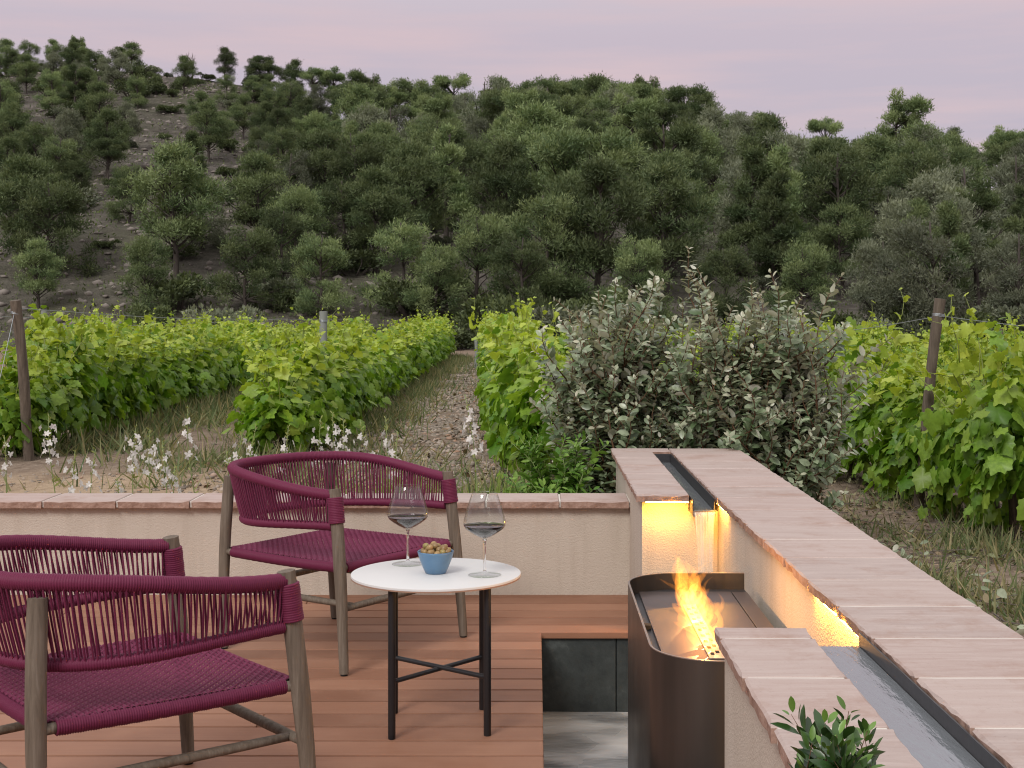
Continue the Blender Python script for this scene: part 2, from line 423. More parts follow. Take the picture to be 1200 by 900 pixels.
w = bpy.data.worlds.new('World'); SC.world = w; w.use_nodes = True
nt = w.node_tree; nt.nodes.clear()
def wn(t, **kw):
    n = nt.nodes.new('ShaderNode' + t)
    for k, v in kw.items(): setattr(n, k, v)
    return n
tc = wn('TexCoord'); sep = wn('SeparateXYZ'); nt.links.new(tc.outputs['Generated'], sep.inputs[0])
rp = wn('ValToRGB'); cr = rp.color_ramp
stops = [(0.0, (0.40, 0.33, 0.37)), (0.03, (0.50, 0.44, 0.54)), (0.12, (0.53, 0.475, 0.56)), (0.2, (0.60, 0.51, 0.58)), (0.45, (0.92, 0.89, 0.90)), (1.0, (1.25, 1.26, 1.26))]
while len(cr.elements) < len(stops): cr.elements.new(0.5)
for e, (p, c) in zip(cr.elements, stops): e.position = p; e.color = (*c, 1)
nt.links.new(sep.outputs[2], rp.inputs[0])
mp = wn('Mapping'); mp.inputs['Scale'].default_value = (1.3, 1.3, 13.0); nt.links.new(tc.outputs['Generated'], mp.inputs[0])
nz = wn('TexNoise'); nz.inputs['Scale'].default_value = 2.3; nz.inputs['Detail'].default_value = 6; nz.inputs['Roughness'].default_value = 0.55
nt.links.new(mp.outputs[0], nz.inputs['Vector'])
r2 = wn('ValToRGB'); r2.color_ramp.elements[0].position = 0.44; r2.color_ramp.elements[1].position = 0.64
r2.color_ramp.elements[1].color = (0.75, 0.75, 0.75, 1); nt.links.new(nz.outputs['Fac'], r2.inputs[0])
mx = wn('Mix', data_type='RGBA'); nt.links.new(r2.outputs[0], mx.inputs[0]); nt.links.new(rp.outputs[0], mx.inputs[6])
mx.inputs[7].default_value = (0.72, 0.545, 0.57, 1)
sky = wn('TexSky', sky_type='NISHITA'); sky.sun_disc = False
sky.sun_elevation = R(SUN_EL); sky.sun_rotation = R(SUN_AZ); sky.dust_density = 3
b1 = wn('Background'); b1.inputs[1].default_value = 0.93; nt.links.new(mx.outputs[2], b1.inputs[0])
b2 = wn('Background'); b2.inputs[1].default_value = 0.008; nt.links.new(sky.outputs[0], b2.inputs[0])
ad = wn('AddShader'); nt.links.new(b1.outputs[0], ad.inputs[0]); nt.links.new(b2.outputs[0], ad.inputs[1])
wo = wn('OutputWorld'); nt.links.new(ad.outputs[0], wo.inputs[0])

SC.render.engine = 'CYCLES'
vs = SC.view_settings; vs.view_transform = 'Standard'; vs.look = 'None'; vs.exposure = 0.0; vs.gamma = 1
try: vs.use_curve_mapping = False
except Exception: pass
cy = SC.cycles
cy.use_denoising = True
try: cy.denoiser = 'OPENIMAGEDENOISE'
except Exception: pass
cy.max_bounces = 8; cy.diffuse_bounces = 3; cy.glossy_bounces = 4; cy.transmission_bounces = 8; cy.transparent_max_bounces = 10
cy.volume_bounces = 0; cy.caustics_reflective = False; cy.caustics_refractive = False
cy.volume_step_rate = 0.4
cy.sample_clamp_indirect = 6
cy.pixel_filter_type = 'BLACKMAN_HARRIS'; cy.filter_width = 1.15

# ------------------------------------------------------------------ terrace floor
WX = 0.43                                           # left face of the fountain masonry
PX0, PX1, PY0, PY1 = 0.024, 0.722, 2.42, 5.52       # opening of the sunken pool
BACKY = 6.26
deck = MB(); pitch = 0.14; gap = 0.0115
rd = random.Random(4)
y = PY1
rows = []
yy = PY1
while yy < BACKY: rows.append(yy); yy += pitch
yy = PY1 - pitch
while yy > -0.6: rows.append(yy); yy -= pitch
for y0 in rows:
    y1 = min(y0 + pitch - gap, BACKY + 0.01)
    xr = WX + 0.004 if (y0 >= PY1 - 1e-6 or y0 + pitch <= PY0) else PX0
    cuts = [-5.0]
    x = -5.0 + rd.uniform(0.4, 3.0)
    while x < xr - 0.5:
        cuts.append(x); x += rd.choice([2.4, 2.4, 3.0])
    cuts.append(xr)
    for a, b in zip(cuts, cuts[1:]):
        deck.box(a + 0.0015, b - 0.0015, y0, y1, -0.026, 0.0)
o = deck.build('deck_floor', M['deck'], bevel=0.004, segs=2)
tag(o, kind='structure')
sub = MB(); sub.box(-5, WX - 0.005, PY1 + 0.05, BACKY, -0.14, -0.034); sub.box(-5, PX0 - 0.04, -0.6, PY1 + 0.045, -0.14, -0.034); sub.box(PX0 - 0.036, WX, -0.6, PY0 - 0.04, -0.14, -0.034)
tag(sub.build('deck_base', M['fascia']), kind='structure')

# sunken pool
pool = empty('sunken_pool', (PX0, PY1, -0.6))
tag(pool, 'sunken pool lined with dark slate tiles in the deck opening beside the fire table', 'pool')
pb = MB()
joint = (722 - VX)/F*5.54
for a, b in ((PX0, joint - 0.002), (joint + 0.002, PX1)):
    pb.box(a, b, PY1 + 0.014, PY1 + 0.04, -0.75, -0.027)
for k in range(5):
    pb.box(PX0 - 0.03, PX0 - 0.002, PY1 - 0.62*(k+1) + 0.004, PY1 - 0.62*k + 0.01, -0.75, -0.036)
pb.box(PX0, PX1, PY1 + 0.0405, PY1 + 0.048, -0.75, -0.03)
pb.box(PX0, PX1, PY0 - 0.03, PY0, -0.75, -0.04)
pb.box(PX0, PX1, PY0, PY1, -0.78, -0.75)
po = pb.build('slate_lining', M['slate'], bevel=0.0015, segs=1); po.parent = pool; po.matrix_parent_inverse = Matrix.Translation(-pool.location)
wsurf = MB(); nx, ny = 28, 120
vs_, fs_ = [], []
for j in range(ny + 1):
    for i in range(nx + 1):
        X = PX0 + (PX1 - PX0)*i/nx; Y = PY0 + (PY1 + 0.011 - PY0)*j/ny
        near = math.exp(-((Y - 5.4)/0.22)**2 - ((X - 0.64)/0.18)**2)
        z = -0.325 + 0.004*mnoise.noise(Vector((X*5, Y*9, 0))) + 0.014*near*mnoise.noise(Vector((X*24, Y*24, 3)))
        vs_.append((X, Y, z))
for j in range(ny):
    for i in range(nx):
        a = j*(nx+1)+i; fs_.append((a, a+1, a+nx+2, a+nx+1))
wsurf.add(vs_, fs_)
tag(wsurf.build('pool_water', M['pwater'], smooth=True), kind='structure')

# ------------------------------------------------------------------ masonry with sandstone coping
def slab(mb_top, mb_edge, quad, ztop, th, seed, step=0.035, rough=(1, 1, 1, 1), jit=0.0022):
    """a hand-cut stone: quad = 4 plan corners (counter-clockwise); rough marks the sides with a broken edge"""
    r = random.Random(seed)
    top, mid, bot = [], [], []
    cx = sum(p[0] for p in quad)/4; cy_ = sum(p[1] for p in quad)/4
    for s in range(4):
        a, b = Vector((*quad[s], 0)), Vector((*quad[(s+1) % 4], 0))
        L = (b - a).length; n = max(2, int(L/step))
        nrm = Vector(((b-a).y, -(b-a).x, 0)).normalized()
        ph = r.uniform(0, 50)
        for k in range(n):
            p = a.lerp(b, k/n)
            amp = jit if rough[s] else 0.0012
            wv = mnoise.noise(Vector((ph + k*step*5, seed*1.7, 0)))*amp*1.5
            chip = -abs(r.gauss(0, 0.35))*amp
            edge = p + nrm*(wv + chip)
            q = p + nrm*(wv - (0.003 + (0.004*r.random() if rough[s] else 0)))
            z = ztop + 0.0012*mnoise.noise(Vector((p.x*4, p.y*4, seed)))
            top.append((q.x, q.y, z))
            dz = r.uniform(0.003, 0.008) if rough[s] else 0.003
            mid.append((edge.x, edge.y, z - dz))
            eb = p + nrm*(wv*0.7 - (abs(r.gauss(0, 0.9))*0.004 + 0.001 if rough[s] else 0.001))
            bot.append((eb.x, eb.y, ztop - th))
    n = len(top)
    zc = ztop + 0.001*r.uniform(-1, 1)
    mb_top.add(top + mid + [(cx, cy_, zc)],
               [(i, (i+1) % n, 2*n) for i in range(n)] + [(n+i, n+(i+1) % n, (i+1) % n, i) for i in range(n)])
    mb_edge.add(mid + bot, [(n+i, n+(i+1) % n, (i+1) % n, i) for i in range(n)] + [tuple(range(n, 2*n))[::-1]])

def child_of(o, root):
    o.parent = root; o.matrix_parent_inverse = Matrix.Translation(-root.location)
    return o

# low wall behind the armchairs
bw = empty('low_wall', (-2.2, BACKY, 0))
tag(bw, 'low beige stucco wall with stone coping along the back of the deck', 'wall')
b = MB(); b.box(-5.2, WX + 0.002, BACKY, 6.47, -0.4, 0.402)
child_of(b.build('wall_body', M['stucco']), bw)
ct, ce, cj = MB(), MB(), MB()
xs = [(656 - VX)/F*6.25 - 0.337*k for k in range(18)][::-1] + [WX + 0.0]
xs = [x for x in xs]
for k, (a, c_) in enumerate(zip(xs, xs[1:])):
    slab(ct, ce, [(a + 0.005, 6.222), (c_ - 0.005, 6.222), (c_ - 0.005, 6.50), (a + 0.005, 6.50)], 0.436, 0.034, 100 + k, rough=(1, 0, 1, 0))
    cj.box(c_ - 0.004, c_ + 0.004, 6.232, 6.49, 0.405, 0.4325)
cp = child_of(ct.build('coping', M['stone']), bw); ce.build('coping_edge', M['stone_edge'], cp); cj.build('mortar_joint', M['mortar'], cp)

# fountain masonry
ZC, TH = 0.565, 0.030
def xin(Y): return 0.7145 + (5.4 - Y)*0.0135 if Y < 5.4 else 0.7145
XO = 1.09
fw = empty('fountain_wall', (0.8, 4.0, -0.1))
tag(fw, 'long stucco fountain wall with pinkish stone coping and a water channel, right of the deck', 'wall')
ZB = ZC - TH - 0.001
pw = MB()
pts = [(xin(y_) + 0.024, y_) for y_ in (0.3, 2.0, 3.0, 4.0, 5.0, 5.53)]
# long wall
pw.prism([(XO - 0.022, 0.3), (XO - 0.022, 7.33), (0.735, 7.33)] + pts[::-1], -0.8, ZB)
# rear block, channel left open from above
pw.prism([(WX, 5.53), (0.618, 5.53), (0.618, 7.33), (WX, 7.33)], -0.8, ZB)
pw.prism([(0.618, 5.53), (0.7365, 5.53), (0.7362, 7.33), (0.618, 7.33)], -0.8, 0.488)
pw.prism([(0.618, 7.255), (0.7362, 7.255), (0.7362, 7.329), (0.618, 7.329)], 0.489, ZB)
# front block beside the lower channel
pw.prism([(WX, 0.3), (0.598, 0.3), (0.598, 3.11), (WX, 3.11)], -0.8, ZB)
pw.prism([(0.598, 0.3), (0.79, 0.3), (0.762, 2.9), (0.755, 3.09), (0.598, 3.09)], -0.8, 0.500)
child_of(pw.build('wall_body', M['stucco']), fw)
ct, ce, cj = MB(), MB(), MB()
ys = sorted([3.03 - 0.33*k for k in range(9)] + [3.03 + 0.335*k for k in range(1, 14)])
ys = [y_ for y_ in ys if y_ < 7.2] + [7.36]
for k, (a, c_) in enumerate(zip(ys, ys[1:])):
    slab(ct, ce, [(xin(a), a + 0.006), (XO, a + 0.006), (XO, c_ - 0.006), (xin(c_), c_ - 0.006)], ZC, TH, 10 + k, rough=(0, 1, 1 if c_ > 7.3 else 0, 1))
    cj.box(xin(c_) + 0.008, XO - 0.008, c_ - 0.0065, c_ + 0.0065, ZB, ZC - 0.0022) if c_ < 7.3 else None
yl = [5.455, 5.79, 6.12, 6.45, 6.78, 7.04, 7.30]
yl = [5.455, 5.83, 6.18, 6.52, 6.87, 7.2]
for k, (a, c_) in enumerate(zip(yl, yl[1:])):
    slab(ct, ce, [(0.402, a + 0.006), (0.613, a + 0.006), (0.613, c_ - 0.006), (0.402, c_ - 0.006)], ZC, TH, 40 + k, rough=(1 if k == 0 else 0, 0, 0, 1))
    cj.box(0.41, 0.606, c_ - 0.0065, c_ + 0.0065, ZB, ZC - 0.0022)
slab(ct, ce, [(0.402, 7.203), (0.7115, 7.203), (0.7115, 7.36), (0.402, 7.36)], ZC, TH, 60, rough=(0, 0, 1, 1))
yf = [3.03 - 0.33*k for k in range(8)][::-1] + [3.138]
for k, (a, c_) in enumerate(zip(yf, yf[1:])):
    slab(ct, ce, [(0.409, a + 0.006), (0.618, a + 0.006), (0.618, c_ - 0.006), (0.409, c_ - 0.006)], ZC, TH, 70 + k, rough=(0, 1, 1 if c_ > 3.1 else 0, 1))
    cj.box(0.42, 0.61, c_ - 0.0065, c_ + 0.0065, ZB, ZC - 0.0022) if c_ < 3.1 else None
cp = child_of(ct.build('coping', M['stone']), fw); ce.build('coping_edge', M['stone_edge'], cp); cj.build('mortar_joint', M['mortar'], cp)

# upper steel channel with spout
ch = MB()
cx0, cx1, cyf, cyb = 0.6205, 0.7115, 5.405, 7.185
ch.box(cx0, cx1, cyf, cyb, 0.4905, 0.495)
ch.box(cx0, cx0 + 0.004, cyf, cyb, 0.4955, 0.553); ch.box(cx1 - 0.004, cx1, cyf + 0.02, cyb, 0.4955, 0.553)
ch.box(cx0 + 0.0045, cx1 - 0.0045, cyb - 0.004, cyb, 0.4955, 0.553)
child_of(ch.build('upper_channel', M['channel']), fw)
lip = MB(); lip.box(cx0 + 0.001, cx1 - 0.001, cyf - 0.003, cyf - 0.0005, 0.484, 0.507)
child_of(lip.build('spout_lip', M['rim_edge']), fw)
# lower steel channel
lc = MB()
lc.prism([(0.6, 0.35), (0.775, 0.35), (0.752, 2.2), (0.7385, 3.12), (0.6, 3.12)], 0.502, 0.507)
lc.prism([(0.776, 0.35), (0.7795, 0.35), (0.7415, 3.12), (0.738, 3.12)], 0.5075, 0.556)
lc.prism([(0.6, 0.35), (0.6035, 0.35), (0.6035, 3.07), (0.6, 3.07)], 0.5075, 0.548)
child_of(lc.build('lower_channel', M['channel']), fw)
ld = MB()
ld.add([(0.44, 5.464, ZB - .001), (0.612, 5.464, ZB - .001), (0.612, 5.480, ZB - .001), (0.44, 5.480, ZB - .001)], [(3, 2, 1, 0)])
ld.add([(0.720, 5.25, ZB - .001), (0.731, 5.25, ZB - .001), (0.731, 5.50, ZB - .001), (0.720, 5.50, ZB - .001)], [(3, 2, 1, 0)])
child_of(ld.build('light_strip', M['led']), fw)
ld = MB()
ld.add([(xin(3.14) + .006, 3.14, ZB - .001), (xin(3.14) + .017, 3.14, ZB - .001), (xin(3.72) + .017, 3.72, ZB - .001), (xin(3.72) + .006, 3.72, ZB - .001)], [(3, 2, 1, 0)])
child_of(ld.build('light_strip', M['led']), fw)
# water in the channels and the fall
uw = MB(); uw.box(cx0 + 0.005, cx1 - 0.005, cyf + 0.001, cyb - 0.005, 0.4965, 0.508)
uw.prism([(0.6045, 0.36), (0.7735, 0.36), (0.7505, 2.2), (0.7375, 3.115), (0.6045, 3.115)], 0.508, 0.526)
tag(uw.build('channel_water', M['cwater'], bevel=0.001, segs=1), kind='structure')
wf = MB(); n = 26; vs_, fs_ = [], []
for j in range(n + 1):
    tt = j/n
    z = 0.502 - 0.835*tt*tt if j else 0.5025
    off = 0.0 + 0.055*tt
    wl, wr = cx0 + 0.004 + 0.016*min(1, tt*1.7), cx1 - 0.004 - 0.012*min(1, tt*1.7)
    for i in range(13):
        X = wl + (wr - wl)*i/12
        th = 0.0022 + (0.004 if i in (0, 1, 11, 12) else 0)
        rip = 0.002*mnoise.noise(Vector((X*70, z*3, 0)))
        vs_.append((X, cyf - 0.004 - off + rip - th/2, z)); vs_.append((X, cyf - 0.004 - off + rip + th/2, z))
for j in range(n):
    for i in range(12):
        a = (j*13 + i)*2; c_ = ((j+1)*13 + i)*2
        fs_.append((a, a+2, c_+2, c_)); fs_.append((a+1, c_+1, c_+3, a+3))
wf.add(vs_, fs_)
tag(wf.build('waterfall_water', M['fall'], smooth=True), kind='structure')

# ------------------------------------------------------------------ fire table
def outline(inset=0.0, rr=0.18):
    x0, y0, y1, xr = 0.300 + inset, 3.44 + inset, 4.63 - inset, 0.706
    r_ = rr - inset
    pts = [(xr, y1)]
    for k in range(13):
        a = PI/2 + PI/2*k/12; pts.append((x0 + r_ + r_*math.cos(a), y1 - r_ + r_*math.sin(a)))
    for k in range(13):
        a = PI + PI/2*k/12; pts.append((x0 + r_ + r_*math.cos(a), y0 + r_ + r_*math.sin(a)))
    pts.append((xr, y0))
    return pts
ft = empty('fire_table', (0.5, 4.05, -0.6))
tag(ft, 'rounded brown steel fire table with a burning slot between the masonry walls', 'fire table')
po_, pi_ = outline(), outline(0.006)
cab = MB(); n = len(po_)
vs_ = []
for z in (-0.75, 0.4065): vs_ += [(x, y_, z) for x, y_ in po_]
for z in (-0.75, 0.4065): vs_ += [(x, y_, z) for x, y_ in pi_]
fs_ = [(i, n+i, n+i+1, i+1) for i in range(n-1)] + [(2*n+i, 2*n+i+1, 3*n+i+1, 3*n+i) for i in range(n-1)]
fs_ += [(n-1, 2*n-1, 4*n-1, 3*n-1), (0, 2*n, 3*n, n)]
cab.add(vs_, fs_)
o = child_of(cab.build('cabinet', M['steel']), ft); smooth_by_angle(o, 30)
re = MB()
vs_ = [(x, y_, 0.407) for x, y_ in po_] + [(x, y_, 0.407) for x, y_ in pi_] + [(x, y_, 0.4095) for x, y_ in po_] + [(x, y_, 0.4095) for x, y_ in pi_]
fs_ = []
for i in range(n-1):
    fs_ += [(2*n+i, 3*n+i, 3*n+i+1, 2*n+i+1), (i, 2*n+i, 2*n+i+1, i+1), (n+i, n+i+1, 3*n+i+1, 3*n+i)]
re.add(vs_, fs_)
child_of(re.build('rim_edge', M['rim_edge']), ft)
tr = MB(); tr.prism(outline(0.007), 0.338, 0.3535)
child_of(tr.build('tray', M['channel']), ft)
pl = MB(); pl.box(0.343, 0.648, 3.56, 4.545, 0.354, 0.362)
for xx in (0.652,): pl.box(xx, 0.703, 3.56, 4.545, 0.354, 0.3605)
child_of(pl.build('top_plate', M['plate'], bevel=0.0012), ft)
nk = MB(); nk.box(0.3415 - 0.026, 0.3415 - 0.002, 4.02, 4.05, 0.354, 0.368)
child_of(nk.build('catch', M['slot'], bevel=0.001), ft)
bn = MB(); BX0, BX1, BY0, BY1 = 0.464, 0.506, 3.645, 4.32
bn.box(BX0, BX1, BY0, BY1, 0.3625, 0.3665)
bo = child_of(bn.build('burner', M['burner'], bevel=0.0012), ft)
for k in range(9):
    y_ = BY0 + 0.035 + k*0.07
    for xa, ya in ((BX0 + 0.008, y_), (BX1 - 0.018, y_ + 0.02)):
        sl = MB(); sl.box(xa, xa + 0.010, ya, ya + 0.022, 0.3667, 0.3674); sl.build('vent_slot', M['slot'], bo)

# flames: closed tongues of glowing gas along the burner
def tongue(mb, x, y_, h, r_, lean, seed, tw=1.0):
    n = 14; pts, rad, rr = [], [], random.Random(seed)
    ph, p2 = rr.uniform(0, 6), rr.uniform(0, 6)
    for i in range(n):
        t_ = i/(n-1)
        wob = 0.022*tw*math.sin(ph + 5.0*t_)*t_ ; wob2 = 0.022*tw*math.sin(p2 + 4.2*t_)*t_
        pts.append((x + lean[0]*t_**1.3 + wob, y_ + lean[1]*t_**1.3 + wob2, 0.369 + h*t_))
        rad.append(max(0.0012, r_*(0.55 + 1.2*t_)*(1 - t_)**0.85*1.35))
    mb.tube(pts, rad, sides=10)
fo, fc = MB(), MB()
rf = random.Random(21)
NT_ = 32
for k in range(NT_):
    t_ = k/(NT_-1); y_ = 3.74 + 0.56*t_ + rf.uniform(-.012, .012)
    env = 0.065 + 0.095*math.exp(-((t_-0.80)/0.27)**2) + 0.03*math.exp(-((t_-0.42)/0.2)**2)
    h = env*rf.uniform(0.6, 1.2)
    tongue(fo, 0.485 + rf.uniform(-.02, .02), y_, h, rf.uniform(0.016, 0.029), (rf.uniform(-.085, .05), rf.uniform(-0.02, .05)), 300 + k, rf.uniform(0.8, 1.7))
    tongue(fc, 0.485 + rf.uniform(-.013, .013), y_, h*0.55, rf.uniform(0.006, 0.010), (rf.uniform(-.025, .012), rf.uniform(-0.02, .03)), 400 + k)
for (yy_, hh, lx, r_) in ((4.22, 0.175, -0.065, 0.017), (4.28, 0.14, -0.02, 0.012), (4.18, 0.15, 0.03, 0.012), (4.05, 0.125, 0.06, 0.010), (4.10, 0.11, -0.075, 0.012), (3.85, 0.085, -0.07, 0.010), (3.93, 0.10, 0.055, 0.010)):
    tongue(fo, 0.485, yy_, hh, r_, (lx, 0.03), int(hh*1e4), 1.5)
fl = fo.build('flame', M['flame_outer'], smooth=True)
tag(fl, 'orange flame licking up from the steel slot burner', 'fire')
fcore = fc.build('flame_core', M['flame_core'], fl, smooth=True)
for y_ in (3.9, 4.15):
    L = bpy.data.lights.new('flame_light', 'POINT'); lo = link(bpy.data.objects.new('flame_light', L))
    L.energy = 3.0; L.color = (1.0, 0.50, 0.16); L.shadow_soft_size = 0.0; lo.location = (0.48, y_, 0.44)

# ------------------------------------------------------------------ rope armchairs
def sm(t): t = max(0.0, min(1.0, t)); return t*t*(3-2*t)

def rail_path(a, b, yend, xend, nstep=240, npow=2.35, y0=-0.03):
    """C-shaped plan from the right arm end round the back to the left arm end, resampled evenly"""
    raw = []
    for k in range(30):
        t = k/30; raw.append((xend + (a - xend)*math.sin(t*PI/2), yend + (y0 - yend)*t))
    for k in range(121):
        th = PI*k/120; c, s = math.cos(th), math.sin(th)
        raw.append((a*math.copysign(abs(c)**(2/npow), c), y0 - b*abs(s)**(2/npow)))
    for k in range(1, 31):
        t = 1 - k/30; raw.append((-(xend + (a - xend)*math.sin(t*PI/2)), yend + (y0 - yend)*t))
    P = np.array(raw); d = np.r_[0, np.cumsum(np.hypot(*np.diff(P, axis=0).T))]
    s = np.linspace(0, d[-1], nstep)
    return np.c_[np.interp(s, d, P[:, 0]), np.interp(s, d, P[:, 1])], d[-1]

def wound(mb, path, r, wind=0.0058, sides=12, depth=0.0013):
    """a bar wound with cord: ridges along its length"""
    P = np.array(path, dtype=float); d = np.r_[0, np.cumsum(np.linalg.norm(np.diff(P, axis=0), axis=1))]
    n = max(4, int(d[-1]/wind))*3 + 1
    s = np.linspace(0, d[-1], n)
    Q = np.c_[[np.interp(s, d, P[:, k]) for k in range(3)]].T
    rad = [r + (depth if i % 3 != 0 else -depth) + 0.0004*math.sin(i*0.37) for i in range(n)]
    mb.tube(Q.tolist(), rad, sides=sides)

YE = 0.265
def ztop(y_): return 0.632 + 0.060*sm((0.30 - y_)/0.62)
def zlow(y_): return 0.522 - 0.022*sm((0.30 - y_)/0.62)

def make_armchair():
    root = empty('armchair')
    rd = random.Random(5)
    legs = {}
    def leg(foot, top, r0, r1, bow):
        m = MB(); pts, rad = [], []
        for k in range(13):
            t = k/12
            p = Vector(foot).lerp(Vector(top), t) + Vector(bow)*math.sin(PI*t)
            pts.append(p); rad.append(r0 + (r1 - r0)*sm(min(1, t*1.6)))
        rad[-1] *= 0.93; rad[0] *= 0.95
        m.tube(pts, rad, sides=16, flat=0.86, up=(1, 0, 0))
        o = m.build('leg', M['teak'], root, smooth=True); smooth_by_angle(o, 50)
        g = MB(); f = Vector(foot); g.tube([f + Vector((0, 0, -0.006)), f + Vector((0, 0, 0.0))], [r0*0.7, r0*0.75], sides=14)
        g.build('foot_pad', M['slot'], o)
        return pts
    Z0 = 0.006
    LF = {}
    for s in (-1, 1):
        LF['f', s] = leg((s*0.352, 0.325, Z0), (s*0.331, YE - 0.004, 0.657), 0.0185, 0.0245, (0, 0.006, 0))
        LF['r', s] = leg((s*0.312, -0.325, Z0), (s*0.284, -0.326, 0.660), 0.0185, 0.0235, (s*0.004, -0.01, 0))
    # wound rails
    P, L = rail_path(0.372, 0.385, YE - 0.012, 0.331)
    top = MB(); wound(top, [(x, y_, ztop(y_)) for x, y_ in P], 0.0190)
    top.build('top_rail', M['cord'], root, smooth=True)
    P2, L2 = rail_path(0.345, 0.335, YE - 0.012, 0.331)
    low = MB(); wound(low, [(x, y_, zlow(y_)) for x, y_ in P2], 0.0150)
    low.build('lower_rail', M['cord'], root, smooth=True)
    for s in (-1, 1):
        c = MB(); pts = LF['f', s]
        seg = [Vector(pts[9]).lerp(Vector(pts[10]), 0.75), Vector(pts[12]).lerp(Vector(pts[11]), 0.55)]
        wound(c, seg, 0.0285, depth=0.001, sides=16)
        c.build('arm_wrap', M['cord'], root, smooth=True)
    # cord strands, in zigzag pairs inside and outside the rails
    st = MB(); N = 250
    for k in range(N):
        u = (k + 0.5)/N + rd.uniform(-.0005, .0005)
        f = u*(len(P) - 1); i = int(f); w_ = f - i
        a = P[i]*(1-w_) + P[min(i+1, len(P)-1)]*w_
        du = rd.uniform(-.0022, .0022) + (0.0024 if k % 2 else -0.0024)
        f2 = min(max((u + du), 0.004), 0.996)*(len(P2) - 1); i2 = int(f2); w2 = f2 - i2
        b = P2[i2]*(1-w2) + P2[min(i2+1, len(P2)-1)]*w2
        cen = Vector((0, -0.03, 0))
        out = Vector((a[0], a[1] + 0.03, 0)).normalized()
        sgn = 1 if k % 2 else -1
        A = Vector((a[0], a[1], ztop(a[1]) - 0.006)) + out*sgn*0.014
        B = Vector((b[0], b[1], zlow(b[1]) + 0.004)) + out*sgn*0.009
        st.tube([A, A.lerp(B, 0.5) + out*0.002, B], 0.0026, sides=5, caps=False)
    st.build('cord_strands', M['cord'], root, smooth=True)
    # seat: four wound bars and a woven net
    ZS = 0.372
    cs = [(-0.318, 0.284), (0.318, 0.284), (0.298, -0.31), (-0.298, -0.31)]
    bars = MB()
    for a, b in zip(cs, cs[1:] + cs[:1]):
        A, B = Vector((*a, ZS)), Vector((*b, ZS)); d = (B - A).normalized()
        n = 9
        fore = abs(d.x) > 0.5
        pth = [A + d*0.018 + (B - A - d*0.036)*(k/(n-1)) + Vector((0, 0, -0.004*math.sin(PI*k/(n-1)))) for k in range(n)]
        wound(bars, pth, 0.0175)
    seat = bars.build('seat', M['cord'], root, smooth=True)
    for q in (-1, 1):
        for e0, e1 in (((q*0.29, 0.284, ZS), (q*0.342, 0.286, ZS + 0.001)), ((q*0.316, 0.25, ZS), (q*0.338, 0.300, ZS)), ((q*0.27, -0.31, ZS), (q*0.306, -0.322, ZS)), ((q*0.298, -0.28, ZS), (q*0.300, -0.325, ZS))):
            dw = MB(); dw.tube([e0, e1], 0.0128, sides=12); dw.build('dowel', M['teak'], seat, smooth=True)
    V_, F_ = [], []
    NX, NY = 44, 41
    def sp(u, v):
        hw = 0.298 + (0.318 - 0.298)*v
        x = (2*u - 1)*hw; y_ = -0.31 + 0.594*v
        sag = 0.012*math.sin(PI*min(max(u, 0), 1))*math.sin(PI*min(max(v, 0), 1))
        return Vector((x, y_, ZS + 0.0165 - sag))
    def ribbon(pts, half, side):
        b = len(V_); n = len(pts)
        for p in pts:
            V_.extend([tuple(p - side*half + Vector((0, 0, -0.0018))), tuple(p - side*half*0.45 + Vector((0, 0, 0.0006))), tuple(p + side*half*0.45 + Vector((0, 0, 0.0006))), tuple(p + side*half + Vector((0, 0, -0.0018)))])
        for i in range(n - 1):
            for q in range(3):
                F_.append((b + 4*i + q, b + 4*i + q + 1, b + 4*i + 4 + q + 1, b + 4*i + 4 + q))
    amp = 0.0032
    for j in range(NY):
        v = (j + 0.5)/NY
        ribbon([sp(i/(NX*2), v) + Vector((0, 0, amp*math.cos(PI*(i/2 - 0.5 + j)) )) for i in range(NX*2 + 1)], 0.0049, Vector((0, 1, 0)))
    for i in range(NX):
        u = (i + 0.5)/NX
        ribbon([sp(u, j/(NY*2)) + Vector((0, 0, -amp*math.cos(PI*(j/2 - 0.5 + i)))) for j in range(NY*2 + 1)], 0.0042, Vector((-1, 0, 0)))
    me = np_mesh('woven_net', V_, np.array(F_), smooth=True)
    mobj('woven_net', me, M['cord'], seat)
    # stretchers
    def onleg(key, z):
        pts = LF[key]
        for a, b in zip(pts, pts[1:]):
            if a.z <= z <= b.z: return a.lerp(b, (z - a.z)/(b.z - a.z))
    def bar(a, b, r_=0.0155):
        m = MB(); a, b = Vector(a), Vector(b)
        m.tube([a.lerp(b, k/6) for k in range(7)], [r_*(0.86 + 0.14*math.sin(PI*k/6)) for k in range(7)], sides=14, flat=0.85, up=(0, 0, 1))
        m.build('stretcher', M['teak'], root, smooth=True)
    fa, fb = onleg(('f', -1), 0.232), onleg(('f', 1), 0.232)
    ra, rb = onleg(('r', -1), 0.225), onleg(('r', 1), 0.225)
    bar(fa, fb); bar(ra, rb)
    bar(fa.lerp(fb, 0.10), ra.lerp(rb, 0.10), 0.0145); bar(fb.lerp(fa, 0.10), rb.lerp(ra, 0.10), 0.0145)
    note(root)
    return root

chA = make_armchair()
tag(chA, 'plum rope armchair standing behind the round white table, facing the fire', 'armchair', 'plum rope armchairs')
chB = copy_tree(chA)
tag(chB, 'plum rope armchair in the near corner of the deck, seen from behind its armrest', 'armchair', 'plum rope armchairs')
def place_chair(o, fx, fy, ux, uy):
    """front direction (ux, uy), chair centre at (fx, fy)"""
    o.location = (fx, fy, 0); o.rotation_euler = (0, 0, math.atan2(-ux, uy))
place_chair(chA, -0.755, 5.33, 0.83, -0.56)
place_chair(chB, -1.022, 3.425, 0.773, 0.632)

